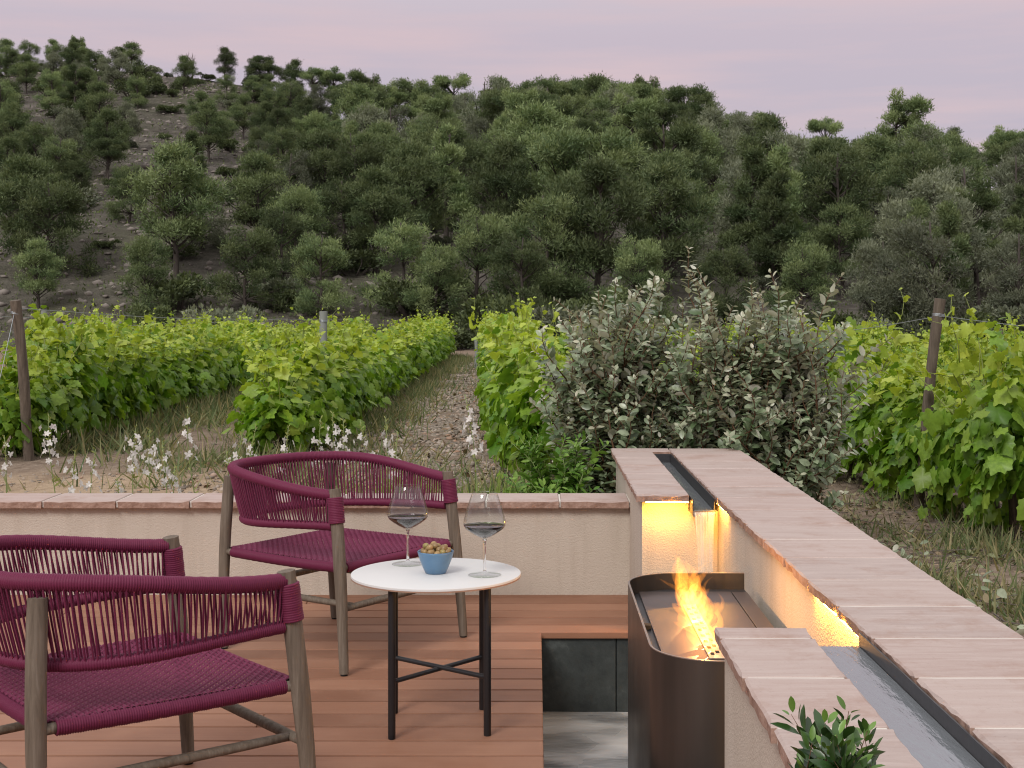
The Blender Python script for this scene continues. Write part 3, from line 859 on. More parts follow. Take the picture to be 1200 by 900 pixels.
# ------------------------------------------------------------------ side table and what stands on it
TX, TY, TZ = -0.317, 4.335, 0.465
tb = empty('side_table', (TX, TY, 0)); tb.rotation_euler = (0, 0, 0)
tag(tb, 'round white table on four thin black legs between the two armchairs', 'side table')
top = MB(); top.lathe([(0.0, TZ), (0.2655, TZ), (0.2685, TZ - 0.001), (0.2690, TZ - 0.003), (0.2690, TZ - 0.0075)], 96)
top.build('tabletop', M['white'], tb, smooth=True); smooth_by_angle(tb.children[0], 30)
rm = MB(); rm.lathe([(0.2686, TZ - 0.0076), (0.2686, TZ - 0.012), (0.264, TZ - 0.0125), (0.0, TZ - 0.0125)], 96)
rm.build('tabletop_rim', M['table_rim'], tb.children[0])
lx = [(-0.436, 4.130), (-0.148, 4.163), (-0.173, 4.440), (-0.456, 4.404)]
lx = [(x - TX, y_ - TY) for x, y_ in lx]
for x, y_ in lx:
    m = MB(); m.tube([(x, y_, 0.0), (x, y_, 0.002), (x, y_, TZ - 0.014)], [0.0105, 0.0115, 0.0115], sides=16); smooth_by_angle(m.build('leg', M['black'], tb), 40)
for (a, b, dz) in ((0, 2, 0.0), (1, 3, 0.006)):
    m = MB(); m.tube([(*lx[a], 0.172 + dz), (*lx[b], 0.172 + dz)], 0.0075, sides=12); smooth_by_angle(m.build('crossbar', M['black'], tb), 40)

def make_glass():
    root = empty('wine_glass')
    outer = [(0.0005, 0.0005), (0.050, 0.0005), (0.0525, 0.0016), (0.050, 0.0028), (0.028, 0.0045), (0.010, 0.0085), (0.0048, 0.017), (0.0036, 0.035), (0.0036, 0.085), (0.0042, 0.105), (0.0062, 0.113), (0.014, 0.1185),
             (0.030, 0.1265), (0.048, 0.138), (0.061, 0.1485), (0.0665, 0.1575), (0.0672, 0.165), (0.0655, 0.176), (0.0600, 0.197), (0.0525, 0.222), (0.0445, 0.245), (0.0400, 0.2575)]
    th = 0.0011
    inner = [(max(0.0004, r - th), z + (th if r < 0.05 and z < 0.14 else 0)) for r, z in outer[11:]][::-1]
    prof = outer[10:] + [(0.0395, 0.2582)] + inner + [(0.0005, 0.1192)]
    g = MB(); g.lathe(prof, 64); g.build('glass_bowl', M['glass'], root, smooth=True)
    g = MB(); g.lathe(outer[:6], 64); g.build('foot', M['glass'], root, smooth=True)
    g = MB(); g.lathe([(0.0058, 0.0125)] + outer[6:11], 24, cap=True); g.build('stem', M['sglass'], root, smooth=True)
    inn = [p for p in inner if p[1] < 0.157][::-1]
    wl = 0.157
    wine = [(0.0005, 0.1191)] + [(r - 0.00025, z) for r, z in inn] + [(0.0652, wl), (0.0640, wl + 0.0002), (0.0005, wl + 0.0002)]
    wm = MB(); wm.lathe(wine, 64); smooth_by_angle(wm.build('wine', M['wine'], root), 50)
    note(root); return root
g1 = make_glass(); g1.location = (-0.420, 4.478, TZ)
tag(g1, 'glass of red wine standing left of the blue bowl on the white table', 'wine glass', 'glasses of red wine')
g2 = copy_tree(g1); g2.location = (-0.161, 4.288, TZ); g2.rotation_euler = (0, 0, 0.4)
tag(g2, 'glass of red wine standing right of the blue bowl on the white table', 'wine glass', 'glasses of red wine')

BX, BY = -0.3175, 4.325
bo = MB()
bo.lathe([(0.0, 0.0), (0.030, 0.0), (0.033, 0.002), (0.042, 0.022), (0.051, 0.045), (0.0565, 0.064), (0.0575, 0.069), (0.0565, 0.0705), (0.0545, 0.069), (0.052, 0.060), (0.044, 0.033), (0.034, 0.012), (0.0, 0.009)], 48)
bowl = bo.build('snack_bowl', M['blue'], smooth=True); bowl.location = (BX, BY, TZ)
tag(bowl, 'small blue ceramic bowl filled with olives on the white table', 'bowl')
om = bmesh.new(); bmesh.ops.create_uvsphere(om, u_segments=14, v_segments=9, radius=1)
for v in om.verts:
    v.co = Vector((v.co.x*0.0095, v.co.y*0.0095, v.co.z*0.0122)) * (1 + 0.05*mnoise.noise(v.co*1.5))
for f in om.faces: f.smooth = True
ome = bpy.data.meshes.new('olive'); om.to_mesh(ome); om.free()
ro = random.Random(8); spots = []
for ring, (rr_, cnt, zz) in enumerate(((0.040, 13, 0.068), (0.024, 8, 0.076), (0.008, 3, 0.084), (0.030, 10, 0.060), (0.033, 5, 0.0825))):
    for k in range(cnt):
        a = 2*PI*(k + ro.random()*0.4)/cnt + ring
        spots.append((rr_*math.cos(a), rr_*math.sin(a), zz + ro.uniform(-.002, .003)))
olv = None
for k, (x, y_, z) in enumerate(spots):
    if olv is None: o = olv = mobj('olive', ome, M['olive'])
    else: o = olv.copy(); COL.objects.link(o)
    o.location = (BX + x, BY + y_, TZ + z); o.rotation_euler = (ro.uniform(0, 3), ro.uniform(0, 3), ro.uniform(0, 3))
    s_ = ro.uniform(0.85, 1.12); o.scale = (s_, s_, s_)
    tag(o, 'brown green olive heaped with others in the small blue bowl', 'olive', 'olives heaped in the blue bowl')

# ------------------------------------------------------------------ foliage tools
def tmpl_vine():
    half = [(0.0, 0.02), (0.14, -0.14), (0.30, -0.16), (0.45, -0.06), (0.48, 0.10), (0.60, 0.26), (0.53, 0.36), (0.42, 0.42), (0.44, 0.60), (0.30, 0.66), (0.20, 0.74), (0.09, 0.90), (0.0, 0.98)]
    pts = half + [(-x, y) for x, y in half[-2:0:-1]]
    V = [(0, 0.32, 0.05)] + [(x, y, -0.30*x*x - 0.16*(y-0.25)**2 + 0.05*math.sin(9*x+5*y)) for x, y in pts]
    n = len(pts)
    return np.array(V), np.array([(0, 1+i, 1+(i+1) % n) for i in range(n)])
def tmpl_oval(wd=0.26, fold=0.25, curl=0.18):
    prof = [(0.0, 0.0), (0.22, 0.75), (0.5, 1.0), (0.78, 0.72), (1.0, 0.0)]
    V, F_ = [], []
    for y, w_ in prof: V.append((0, y, -curl*y*y))
    for s in (-1, 1):
        for y, w_ in prof[1:4]: V.append((s*wd*w_, y, -curl*y*y + fold*wd*w_))
    R_ = [8, 9, 10]; L_ = [5, 6, 7]
    F_ = [(0, 8, 1), (1, 8, 9), (1, 9, 2), (2, 9, 10), (2, 10, 3), (3, 10, 4), (0, 1, 5), (1, 6, 5), (1, 2, 6), (2, 7, 6), (2, 3, 7), (3, 4, 7)]
    return np.array(V, float), np.array(F_)
def tmpl_diamond(wd=0.22):
    return np.array([(0, 0, 0), (wd, 0.45, 0.04), (0, 1, -0.1), (-wd, 0.45, 0.04)], float), np.array([(0, 1, 2), (0, 2, 3)])
def tmpl_blade(wd=0.05, bend=0.25):
    return np.array([(-wd, 0, 0), (wd, 0, 0), (wd*0.7, 0.55, bend*0.3), (-wd*0.7, 0.55, bend*0.3), (0, 1, bend)], float), np.array([(0, 1, 2), (0, 2, 3), (3, 2, 4)])
def tmpl_needle(wd=0.12):
    return np.array([(-wd, 0, 0), (wd, 0, 0), (0, 1, 0)], float), np.array([(0, 1, 2)])

def nrmz(a): return a/np.maximum(np.linalg.norm(a, axis=1, keepdims=True), 1e-9)
def cloud(tm, pos, tip, nrm, size, tone=None):
    """many leaves: template tm placed with its tip along tip and its face along nrm"""
    V, Fc = tm; k = len(V)
    tip = nrmz(tip); nrm = nrm - tip*np.sum(nrm*tip, axis=1, keepdims=True); nrm = nrmz(nrm)
    side = np.cross(tip, nrm)
    n = len(pos)
    P = pos[:, None, :] + size[:, None, None]*(V[None, :, 0:1]*side[:, None, :] + V[None, :, 1:2]*tip[:, None, :] + V[None, :, 2:3]*nrm[:, None, :])
    FF = (Fc[None] + (np.arange(n)*k)[:, None, None]).reshape(-1, 3)
    T = None if tone is None else np.repeat(tone, k)
    return P.reshape(-1, 3), FF, T
def join(parts):
    V, F_, T, b = [], [], [], 0
    for v, f, t in parts:
        V.append(v); F_.append(f + b); T.append(t if t is not None else np.zeros(len(v))); b += len(v)
    return np.concatenate(V), np.concatenate(F_), np.concatenate(T)
def rvec(n, r=rng): return nrmz(r.normal(size=(n, 3)))

# ------------------------------------------------------------------ ground and hill
HOLE = (-6.0, 1.06, -3.0, 6.46)
gx = sorted(set([-1500, -500, -160, -80, -50] + [round(-34 + 0.5*k, 2) for k in range(137)] + [50, 80, 160, 500, 1500] + [HOLE[0], HOLE[1]]))
gy = sorted(set([-800, -200, -60, -20, -8] + [HOLE[2], HOLE[3]] + [round(-2.5 + 0.5*k, 2) for k in range(125)] + [66, 80, 120, 200, 400, 1000, 2500]))
def gz(x, y_):
    if -36 < x < 36 and 6 < y_ < 62 or x > 1.0 and -4 < y_ < 62:
        return ZG + 0.05*mnoise.noise(Vector((x*0.5, y_*0.5, 0))) + 0.03*mnoise.noise(Vector((x*1.7, y_*1.7, 4)))
    return ZG
vs_ = [(x, y_, gz(x, y_)) for y_ in gy for x in gx]; fs_ = []
nx = len(gx)
for j in range(len(gy)-1):
    for i in range(nx-1):
        if HOLE[0] <= gx[i] and gx[i+1] <= HOLE[1] and HOLE[2] <= gy[j] and gy[j+1] <= HOLE[3]: continue
        a = j*nx+i; fs_.append((a, a+1, a+nx+1, a+nx))
gm = MB(); gm.add(vs_, fs_)
tag(gm.build('ground', M['soil'], smooth=True), kind='structure')

YF, YR = 54.0, 170.0
RX = [-700, 0, 130, 240, 330, 450, 600, 760, 900, 1000, 1100, 1200, 1900]
RYp = [70, 76, 72, 84, 108, 150, 162, 172, 205, 222, 226, 238, 280]
def terrain(x, y_):
    yq = max(y_, 20.0)
    px = VX + F*x/yq
    yr = float(np.interp(px, RX, RYp))
    zr = CAMH + (HY - yr)/F*YR
    s = (y_ - YF)/(YR - YF)
    if s <= 0: return ZG - 0.5 + 0.5*max(-1, s*8)
    bump = 1.5*mnoise.noise(Vector((x*0.045, y_*0.045, 2))) + 0.55*mnoise.noise(Vector((x*0.15, y_*0.15, 7)))
    ledge = 0.35*mnoise.noise(Vector((x*0.05, y_*0.4, 9)))
    if s <= 1:
        z = ZG - 0.5 + zr*s**0.96 + (bump + ledge)*min(1, s*6)
    else:
        z = ZG - 0.5 + zr - (y_ - YR)*0.45 + bump
    return z
hx = np.arange(-260, 261, 2.6); hy = np.r_[np.arange(50, 182, 1.6), np.arange(184, 330, 8)]
vs_ = [(float(x), float(y_), terrain(float(x), float(y_))) for y_ in hy for x in hx]; nx = len(hx); fs_ = []
for j in range(len(hy)-1):
    for i in range(nx-1):
        a = j*nx+i; fs_.append((a, a+1, a+nx+1, a+nx))
gm = MB(); gm.add(vs_, fs_)
tag(gm.build('hill', M['hill'], smooth=True), kind='structure')

def hit(px, py):
    """where the sight line through a photo pixel meets the hill"""
    y_ = YF + 1
    while y_ < 200:
        x = (px - VX)/F*y_; z = CAMH + (HY - py)/F*y_
        if terrain(x, y_) >= z: return x, y_
        y_ += 0.5
    return (px - VX)/F*YR, YR

# ------------------------------------------------------------------ pines
def limb_path(a, b, r, n=6, wob=0.12):
    a, b = Vector(a), Vector(b); L = (b - a).length
    ph = [r.uniform(0, 6) for _ in range(2)]
    return [a.lerp(b, k/(n-1)) + Vector((math.sin(ph[0] + 3*k/(n-1)), math.cos(ph[1] + 3*k/(n-1)), 0))*wob*L*0.5*math.sin(PI*k/(n-1)) for k in range(n)]

def make_pine(kind, seed, mat, ntuft=17000, H=6.0):
    r = random.Random(seed); g = np.random.default_rng(seed)
    root = empty('pine_tree')
    tm = MB()
    lean = Vector((r.uniform(-.5, .5), r.uniform(-.5, .5), 0))
    # clump centres per habit
    cl = []
    def add(x, y_, z, rx, rz): cl.append((x, y_, z, rx, rz))
    if kind == 'rounded':
        for k in range(40):
            a = r.uniform(0, 2*PI); t = r.random(); z = H*(0.30 + 0.62*t); rad = 0.33*H*math.sin(PI*(0.2 + 0.72*t))*r.uniform(.35, 1.05)
            add(rad*math.cos(a), rad*math.sin(a), z, r.uniform(.42, .80), r.uniform(.34, .60))
        add(0, 0, H*0.92, .6, .5)
    elif kind == 'spreading':
        for k in range(30):
            a = r.uniform(0, 2*PI); t = r.random()**0.6; rad = 0.45*H*math.sqrt(r.random()); z = H*(0.55 + 0.38*t) - 0.25*rad*0.5
            add(rad*math.cos(a), rad*math.sin(a), z, r.uniform(.45, .85), r.uniform(.30, .50))
    elif kind == 'slender':
        for k in range(36):
            t = (k + r.random())/36; a = r.uniform(0, 2*PI); rad = 0.22*H*(1.05 - t)**0.7*r.uniform(.4, 1)
            add(rad*math.cos(a), rad*math.sin(a), H*(0.22 + 0.76*t), r.uniform(.35, .65)*(1.15 - .5*t), r.uniform(.25, .42))
    elif kind == 'ragged':
        for k in range(24):
            a = r.uniform(0, 2*PI); t = r.random(); rad = 0.36*H*r.uniform(.25, 1.0)*(1 - 0.45*t); z = H*(0.38 + 0.58*t)
            add(rad*math.cos(a) + lean.x, rad*math.sin(a), z, r.uniform(.36, .70), r.uniform(.26, .46))
    elif kind == 'bushy':
        for k in range(42):
            a = r.uniform(0, 2*PI); t = r.random(); rad = 0.37*H*math.sqrt(1 - (t*0.92)**2)*r.uniform(.4, 1); z = H*(0.08 + 0.82*t)
            add(rad*math.cos(a), rad*math.sin(a), z, r.uniform(.42, .80), r.uniform(.38, .62))
    # trunk and limbs
    zt = H*(0.92 if kind != 'spreading' else 0.7)
    tp = limb_path((0, 0, -0.8), (lean.x*0.6, lean.y*0.6, zt), r, 10, 0.06)
    tm.tube(tp, [0.024*H*(1 - 0.82*k/9) + 0.01 for k in range(10)], sides=8)
    for (x, y_, z, rx, rz) in cl:
        zb = max(0.16*H, z - r.uniform(0.12, 0.25)*H*(0.4 + math.hypot(x, y_)/(0.4*H)))
        k = min(9, max(0, (zb + 0.8)/(zt + 0.8)*9)); i = int(k); st = tp[i].lerp(tp[min(i+1, 9)], k - i)
        lp = limb_path(st, (x, y_, z), r, 6, 0.15)
        r0 = 0.0075*H
        tm.tube(lp, [r0*(1 - 0.75*q/5) for q in range(6)], sides=5)
        for _ in range(2):
            e = Vector((x, y_, z)) + Vector((r.uniform(-1, 1)*rx, r.uniform(-1, 1)*rx, r.uniform(-.5, .5)*rz))
            tm.tube([lp[3], lp[3].lerp(e, 0.5) + Vector((0, 0, 0.05)), e], [r0*0.4, r0*0.3, r0*0.12], sides=4)
    tm.build('trunk', M['pbark'], root, smooth=True)
    C = np.array(cl); vol = C[:, 3]**2*C[:, 4]; idx = g.choice(len(C), ntuft, p=vol/vol.sum())
    d = rvec(ntuft, g); rad = g.random(ntuft)**0.45*(1 + .3*(g.random(ntuft) < .08))
    edge = 1 + 0.28*np.sin(d[:, 0]*5 + idx)*np.cos(d[:, 2]*6 + idx*2) + 0.18*np.sin(d[:, 1]*9 + idx*3)
    pos = C[idx, :3] + d*(rad*edge)[:, None]*np.c_[C[idx, 3], C[idx, 3], C[idx, 4]]
    tip = d*0.6 + np.array([0, 0, 0.55]) + 0.7*rvec(ntuft, g)
    size = g.uniform(0.10, 0.23, ntuft)
    ctone = g.random(len(C))*0.55
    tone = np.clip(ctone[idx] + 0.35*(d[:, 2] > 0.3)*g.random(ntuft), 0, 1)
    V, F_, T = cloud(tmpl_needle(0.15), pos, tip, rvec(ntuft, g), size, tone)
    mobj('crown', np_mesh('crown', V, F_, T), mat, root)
    note(root)
    return root

PINES = {}
for kind, n_ in (('rounded', 3), ('spreading', 2), ('slender', 2), ('ragged', 2), ('bushy', 3)):
    PINES[kind] = [make_pine(kind, 900 + 31*len(PINES) + k, M['grayp'] if (kind, k) in (('bushy', 2), ('rounded', 2)) else M['pine']) for k in range(n_)]
GREY = {PINES['bushy'][2].name, PINES['rounded'][2].name}

def make_scrub(seed, grey):
    g = np.random.default_rng(seed); r = random.Random(seed)
    root = empty('scrub_bush')
    n = 2200; k = 9
    C = np.c_[g.uniform(-.75, .75, k), g.uniform(-.75, .75, k), g.uniform(.3, .8, k)]; S = g.uniform(.38, .62, k)
    idx = g.integers(0, k, n); d = rvec(n, g); d[:, 2] = np.abs(d[:, 2])*0.9 - 0.15
    pos = C[idx] + d*(g.random(n)**0.4*S[idx])[:, None]; pos[:, 2] = np.maximum(pos[:, 2], 0.02)
    V, F_, T = cloud(tmpl_diamond(0.26), pos, d + 0.8*rvec(n, g) + [0, 0, .3], rvec(n, g), g.uniform(.09, .19, n), g.random(n)*0.6*(d[:, 2] > 0.1))
    mobj('foliage', np_mesh('foliage', V, F_, T), M['grayp'] if grey else M['scrub'], root)
    m = MB()
    for q in range(k): m.tube(limb_path((C[q, 0]*.15, C[q, 1]*.15, -0.3), C[q], r, 5), [0.05, .045, .04, .03, .02], sides=5)
    m.build('stems', M['pbark'], root)
    note(root); return root
SCRUB = [make_scrub(70 + k, k == 2) for k in range(4)]

USED = set()
def place(proto, x, y_, z, s, rz, sz=1.0):
    if proto.name not in USED: USED.add(proto.name); o = proto
    else: o = copy_tree(proto)
    o.location = (x, y_, z); o.rotation_euler = (0, 0, rz); o.scale = (s, s, s*sz)
    return o
CROWN = {'rounded': 'round', 'spreading': 'flat-topped', 'slender': 'slender', 'ragged': 'ragged', 'bushy': 'bushy'}
def zone(px, y_):
    s = (y_ - YF)/(YR - YF)
    h = 'at the foot of' if s < 0.16 else 'low on' if s < 0.45 else 'high on' if s < 0.86 else 'on the skyline of'
    where = ('the bare left slope', 'the open slope above the far armchair', 'the wooded slope behind the middle vines', 'the wooded slope above the leafy shrub', 'the wooded slope behind the right vines')
    k = 0 if px < 170 else 1 if px < 430 else 2 if px < 650 else 3 if px < 960 else 4
    return h + ' ' + where[k]
def size_word(s, H=6.0):
    h = s*H
    return 'small' if h < 4.4 else 'medium' if h < 6.6 else 'tall'

rt = random.Random(77)
taken = []
npine = 0
def pine(kind, px, py, h, lab=None, var=None, sz=1.0):
    global npine
    x, y_ = hit(px, py)
    pr = PINES[kind][var if var is not None else rt.randrange(len(PINES[kind]))]
    s = h/6.0
    o = place(pr, x, y_, terrain(x, y_) - 0.1, s, rt.uniform(0, 6.28), sz)
    tn = 'grey green' if pr.name.split('.')[0] in GREY or (pr.children and pr.children[-1].data.materials[0] == M['grayp']) else 'green'
    tag(o, lab or '%s %s %s pine %s' % (size_word(s), CROWN[kind], tn, zone(px, y_)), 'pine tree', 'pines on the hill')
    taken.append((x, y_, 0.36*h)); npine += 1
# individual trees that stand out
for a in (('rounded', 205, 326, 6.6, 'broad green pine with a bare trunk standing alone low on the open left slope', 0),
          ('rounded', 264, 92, 4.6, 'round pine on the bare hilltop, right of the leafless tree', 1),
          ('spreading', 303, 98, 4.4, 'flat-topped pine at the right end of the bare hilltop', 0),
          ('ragged', 140, 72, 3.4, 'little round pine with a bare stem on the hilltop skyline at left', 1),
          ('ragged', 96, 76, 4.6, 'ragged pine on the hilltop skyline at upper left', 0),
          ('spreading', 676, 168, 9.6, 'umbrella-shaped pine standing above the skyline near the middle', 1),
          ('ragged', 1048, 224, 13.2, 'tall ragged pine rising highest above the right skyline', 0),
          ('ragged', 968, 216, 9.0, 'leaning flat pine on the skyline left of the tallest right pine', 1),
          ('spreading', 800, 178, 9.2, 'wide pine on the skyline above the leafy shrub', 0),
          ('ragged', 1162, 236, 9.2, 'dark thin pine on the skyline at far right', 0),
          ('rounded', 585, 170, 8.2, 'round pine on the skyline above the path between the vines', 1),
          ('spreading', 497, 160, 8.0, 'wide dark pine on the skyline left of the middle', 1),
          ('rounded', 380, 262, 5.4, None, 0), ('bushy', 420, 275, 5.6, None, 1), ('rounded', 450, 252, 6.2, None, 1), ('bushy', 400, 312, 4.8, None, 0), ('rounded', 442, 322, 5.6, None, 0), ('bushy', 352, 318, 4.6, None, 1), ('rounded', 486, 300, 6.2, None, 1), ('bushy', 510, 272, 5.8, None, 0), ('bushy', 330, 335, 4.0, None, 0),
          ('rounded', 345, 116, 5.2, None, 1), ('spreading', 368, 124, 5.4, None, 0), ('ragged', 392, 132, 6.4, None, 1), ('rounded', 415, 140, 7.0, None, 0), ('ragged', 440, 150, 7.6, None, 0), ('spreading', 465, 156, 7.6, None, 1), ('ragged', 535, 166, 9.0, None, 1), ('ragged', 625, 170, 7.6, None, 0),
          ('spreading', 725, 176, 7.0, None, 0), ('ragged', 768, 180, 9.2, None, 0), ('rounded', 832, 192, 7.6, None, 1), ('spreading', 862, 200, 7.0, None, 1), ('ragged', 893, 206, 8.2, None, 1), ('rounded', 928, 216, 5.4, None, 0), ('ragged', 1012, 226, 7.2, None, 1), ('rounded', 1085, 228, 8.6, None, 1), ('ragged', 1108, 230, 9.6, None, 1), ('spreading', 1192, 238, 9.4, None, 0), ('rounded', 1135, 236, 7.0, None, 0),
          ('rounded', 8, 78, 4.6, None, 0), ('bushy', 34, 84, 4.2, None, 0), ('rounded', 62, 80, 4.0, None, 1), ('rounded', 84, 96, 4.4, None, 1), ('bushy', 112, 100, 4.0, None, 1), ('rounded', 30, 112, 4.4, None, 0), ('bushy', 60, 128, 4.0, None, 0), ('rounded', 100, 126, 3.8, None, 0),
          ('bushy', 10, 150, 4.4, None, 1), ('rounded', 16, 190, 4.4, None, 1), ('bushy', 40, 215, 4.4, None, 0), ('bushy', 160, 128, 3.4, None, 0), ('rounded', 235, 160, 4.0, None, 1), ('rounded', 285, 165, 4.2, None, 0), ('bushy', 320, 150, 4.0, None, 1), ('bushy', 265, 122, 3.2, None, 0), ('bushy', 330, 215, 4.2, None, 0), ('bushy', 150, 262, 3.4, None, 1),
          ('bushy', 610, 384, 4.4, None, 0), ('bushy', 745, 384, 4.2, None, 1), ('bushy', 850, 386, 4.0, None, 0), ('bushy', 940, 388, 4.2, None, 1), ('bushy', 1030, 388, 4.4, None, 2), ('bushy', 1200, 388, 4.8, None, 2), ('bushy', 510, 380, 3.8, None, 1),
          ('slender', 225, 245, 4.6, None, 0), ('bushy', 70, 240, 4.6, None, 0), ('rounded', 125, 210, 5.0, None, 1),
          ('bushy', 60, 330, 5.2, None, 1), ('rounded', 30, 310, 5.5, None, 0), ('rounded', 245, 190, 4.6, None, 0), ('rounded', 115, 160, 4.8, None, 0),
          ('bushy', 1085, 400, 5.6, None, 2), ('bushy', 1140, 330, 6.2, None, 2), ('rounded', 985, 352, 5.6, None, 0), ('slender', 885, 330, 8.0, None, 0), ('slender', 915, 335, 8.2, None, 1),
          ('rounded', 780, 350, 7.0, None, 0), ('bushy', 640, 365, 6.0, None, 0), ('bushy', 560, 372, 5.0, None, 1), ('rounded', 700, 362, 7.2, None, 1), ('bushy', 470, 368, 4.6, None, 0),
          ('bushy', 175, 372, 3.8, None, 1), ('bushy', 290, 370, 4.2, None, 1), ('bushy', 375, 372, 4.0, None, 0), ('rounded', 300, 292, 5.2, None, 0), ('bushy', 345, 268, 4.6, None, 2)):
    pine(*a)
# the rest of the woods
tries = 0
while npine < 318 and tries < 12000:
    tries += 1
    y_ = math.sqrt(rt.uniform((YF + 5)**2, (YR - 2)**2)); px = rt.uniform(-120, 1320)
    x = (px - VX)/F*y_; s_ = (y_ - YF)/(YR - YF)
    py = HY - (terrain(x, y_) - CAMH)/y_*F
    bare = px < 150 and rt.random() < 0.40 or 150 <= px < 310 and rt.random() < 0.78 or 310 <= px < 420 and rt.random() < 0.35
    if bare: continue
    left = px < 400
    h = rt.uniform(2.8, 5.2) if left else rt.uniform(4.6, 8.2) + 1.3*s_
    if s_ > .86: h *= .68
    if any((x - a)**2 + (y_ - b)**2 < (c*0.62 + 0.36*h*0.86)**2 for a, b, c in taken): continue
    kind = rt.choices(['rounded', 'spreading', 'slender', 'ragged', 'bushy'], [4, 0.4, 0.8, 0.6, 4] if left else [4, 2.6 if s_ > 0.6 else .4, 1.6, 3 if s_ > .6 else 1.5, 3.4])[0]
    pine(kind, px, py, h)
# scrub
ns = 0
tries = 0
while ns < 190 and tries < 5000:
    tries += 1
    y_ = math.sqrt(rt.uniform((YF + 1)**2, YR**2)); px = rt.uniform(-80, 1280)
    if px > 430 and rt.random() < 0.72: continue
    x = (px - VX)/F*y_
    if any((x - a)**2 + (y_ - b)**2 < (c*0.25)**2 for a, b, c in taken): continue
    k = rt.randrange(4); s = rt.uniform(0.5, 1.15) if rt.random() < .8 else rt.uniform(1.2, 1.7)
    o = place(SCRUB[k], x, y_, terrain(x, y_) - 0.05, s, rt.uniform(0, 6.28), rt.uniform(.8, 1.1))
    tag(o, '%s %s bush %s' % ('low' if s < 0.8 else 'rounded' if s < 1.2 else 'large', 'grey green' if k == 2 else 'dark green', zone(px, y_)), 'bush', 'scrub bushes on the hill')
    ns += 1
for k in range(46):
    px = rt.uniform(120, 1300); y_ = rt.uniform(YF + 0.5, YF + 5); x = (px - VX)/F*y_; s = rt.uniform(.8, 1.6); k4 = rt.randrange(4)
    o = place(SCRUB[k4], x, y_, terrain(x, y_) - .1, s, rt.uniform(0, 6.28), rt.uniform(.8, 1.1))
    tag(o, '%s %s bush %s' % ('low' if s < 0.8 else 'rounded' if s < 1.2 else 'large', 'grey green' if k4 == 2 else 'dark green', zone(px, y_)), 'bush', 'scrub bushes on the hill')
# leafless tree on the hilltop
x, y_ = hit(225, 92); dt = empty('dead_tree', (x, y_, terrain(x, y_) - 0.1))
tag(dt, 'small leafless tree on the bare hilltop left of the round pine', 'dead tree')
m = MB(); r_ = random.Random(3)
m.tube(limb_path((0, 0, -.3), (0.1, 0, 1.7), r_, 6, .1), [.14, .12, .1, .09, .07, .05], sides=7); m.build('trunk', M['gtwig'], dt)
m = MB()
for k in range(13):
    a = r_.uniform(0, 6.28); z0 = r_.uniform(0.9, 1.7); e = Vector((math.cos(a)*r_.uniform(.5, 1.2), math.sin(a)*r_.uniform(.5, 1.2), z0 + r_.uniform(.6, 1.8)))
    lp = limb_path((0.05, 0, z0), e, r_, 5, .2); m.tube(lp, [.05, .042, .035, .025, .015], sides=5)
    for q in range(3): m.tube([lp[2 + q % 2], lp[3] + Vector((r_.uniform(-.6, .6), r_.uniform(-.6, .6), r_.uniform(.1, .7)))], [.025, .01], sides=4)
m.build('branches', M['gtwig'], dt)
# undergrowth and loose rock on the slope
n = 80000; g = np.random.default_rng(5)
yy = np.sqrt(g.uniform((YF + 1)**2, YR**2, n)); px = g.uniform(-100, 1300, n); xx = (px - VX)/F*yy
cl_ = np.array([mnoise.noise(Vector((a*0.12, b*0.12, 5))) for a, b in zip(xx, yy)])
keep = cl_ + g.normal(0, .25, n) > np.where((px > 160) & (px < 420), 0.12, -0.1); xx, yy = xx[keep], yy[keep]; n = len(xx)
zz = np.array([terrain(a, b) for a, b in zip(xx, yy)])
V, F_, T = cloud(tmpl_diamond(.22), np.c_[xx, yy, zz], rvec(n, g)*.6 + [0, 0, .8], rvec(n, g), g.uniform(.10, .30, n), g.random(n))
tag(mobj('undergrowth', np_mesh('undergrowth', V, F_, T), M['scrub']), 'low dry undergrowth covering the hillside between the trees', 'undergrowth', kind='stuff')
rm_ = bmesh.new(); bmesh.ops.create_icosphere(rm_, subdivisions=1, radius=1); RV = np.array([v.co[:] for v in rm_.verts]); RF = np.array([[v.index for v in f.verts] for f in rm_.faces]); rm_.free()
def stones(name, xs, ys, zs, sz, mat, flat=0.55, seed=1):
    g = np.random.default_rng(seed); n = len(xs)
    ang = g.uniform(0, 6.28, n); c, s = np.cos(ang), np.sin(ang)
    ax = sz[:, None]*g.uniform(.6, 1.2, (n, 3))*np.array([1, 1, flat])
    P = RV[None]*ax[:, None, :]*(1 + .22*g.normal(size=(n, len(RV), 1)))
    X = P[:, :, 0]*c[:, None] - P[:, :, 1]*s[:, None]; Y = P[:, :, 0]*s[:, None] + P[:, :, 1]*c[:, None]
    W = np.stack([X + xs[:, None], Y + ys[:, None], P[:, :, 2] + zs[:, None]], axis=2).reshape(-1, 3)
    FF = (RF[None] + (np.arange(n)*len(RV))[:, None, None]).reshape(-1, 3)
    return mobj(name, np_mesh(name, W, FF), mat)
n = 6500; yy = np.sqrt(g.uniform((YF + 1)**2, YR**2, n)); px = g.uniform(-60, 520, n); xx = (px - VX)/F*yy
zz = np.array([terrain(a, b) for a, b in zip(xx, yy)])
tag(stones('scree', xx, yy, zz, g.uniform(.06, .42, n)**1.3, M['rock']), 'loose grey stones scattered over the bare hillside', 'scree', kind='stuff')
def purge(protos):
    for p in protos:
        if p.name not in USED:
            for ch in list(p.children):
                for c2 in list(ch.children): bpy.data.objects.remove(c2)
                bpy.data.objects.remove(ch)
            bpy.data.objects.remove(p)
purge([p for l_ in PINES.values() for p in l_] + SCRUB)

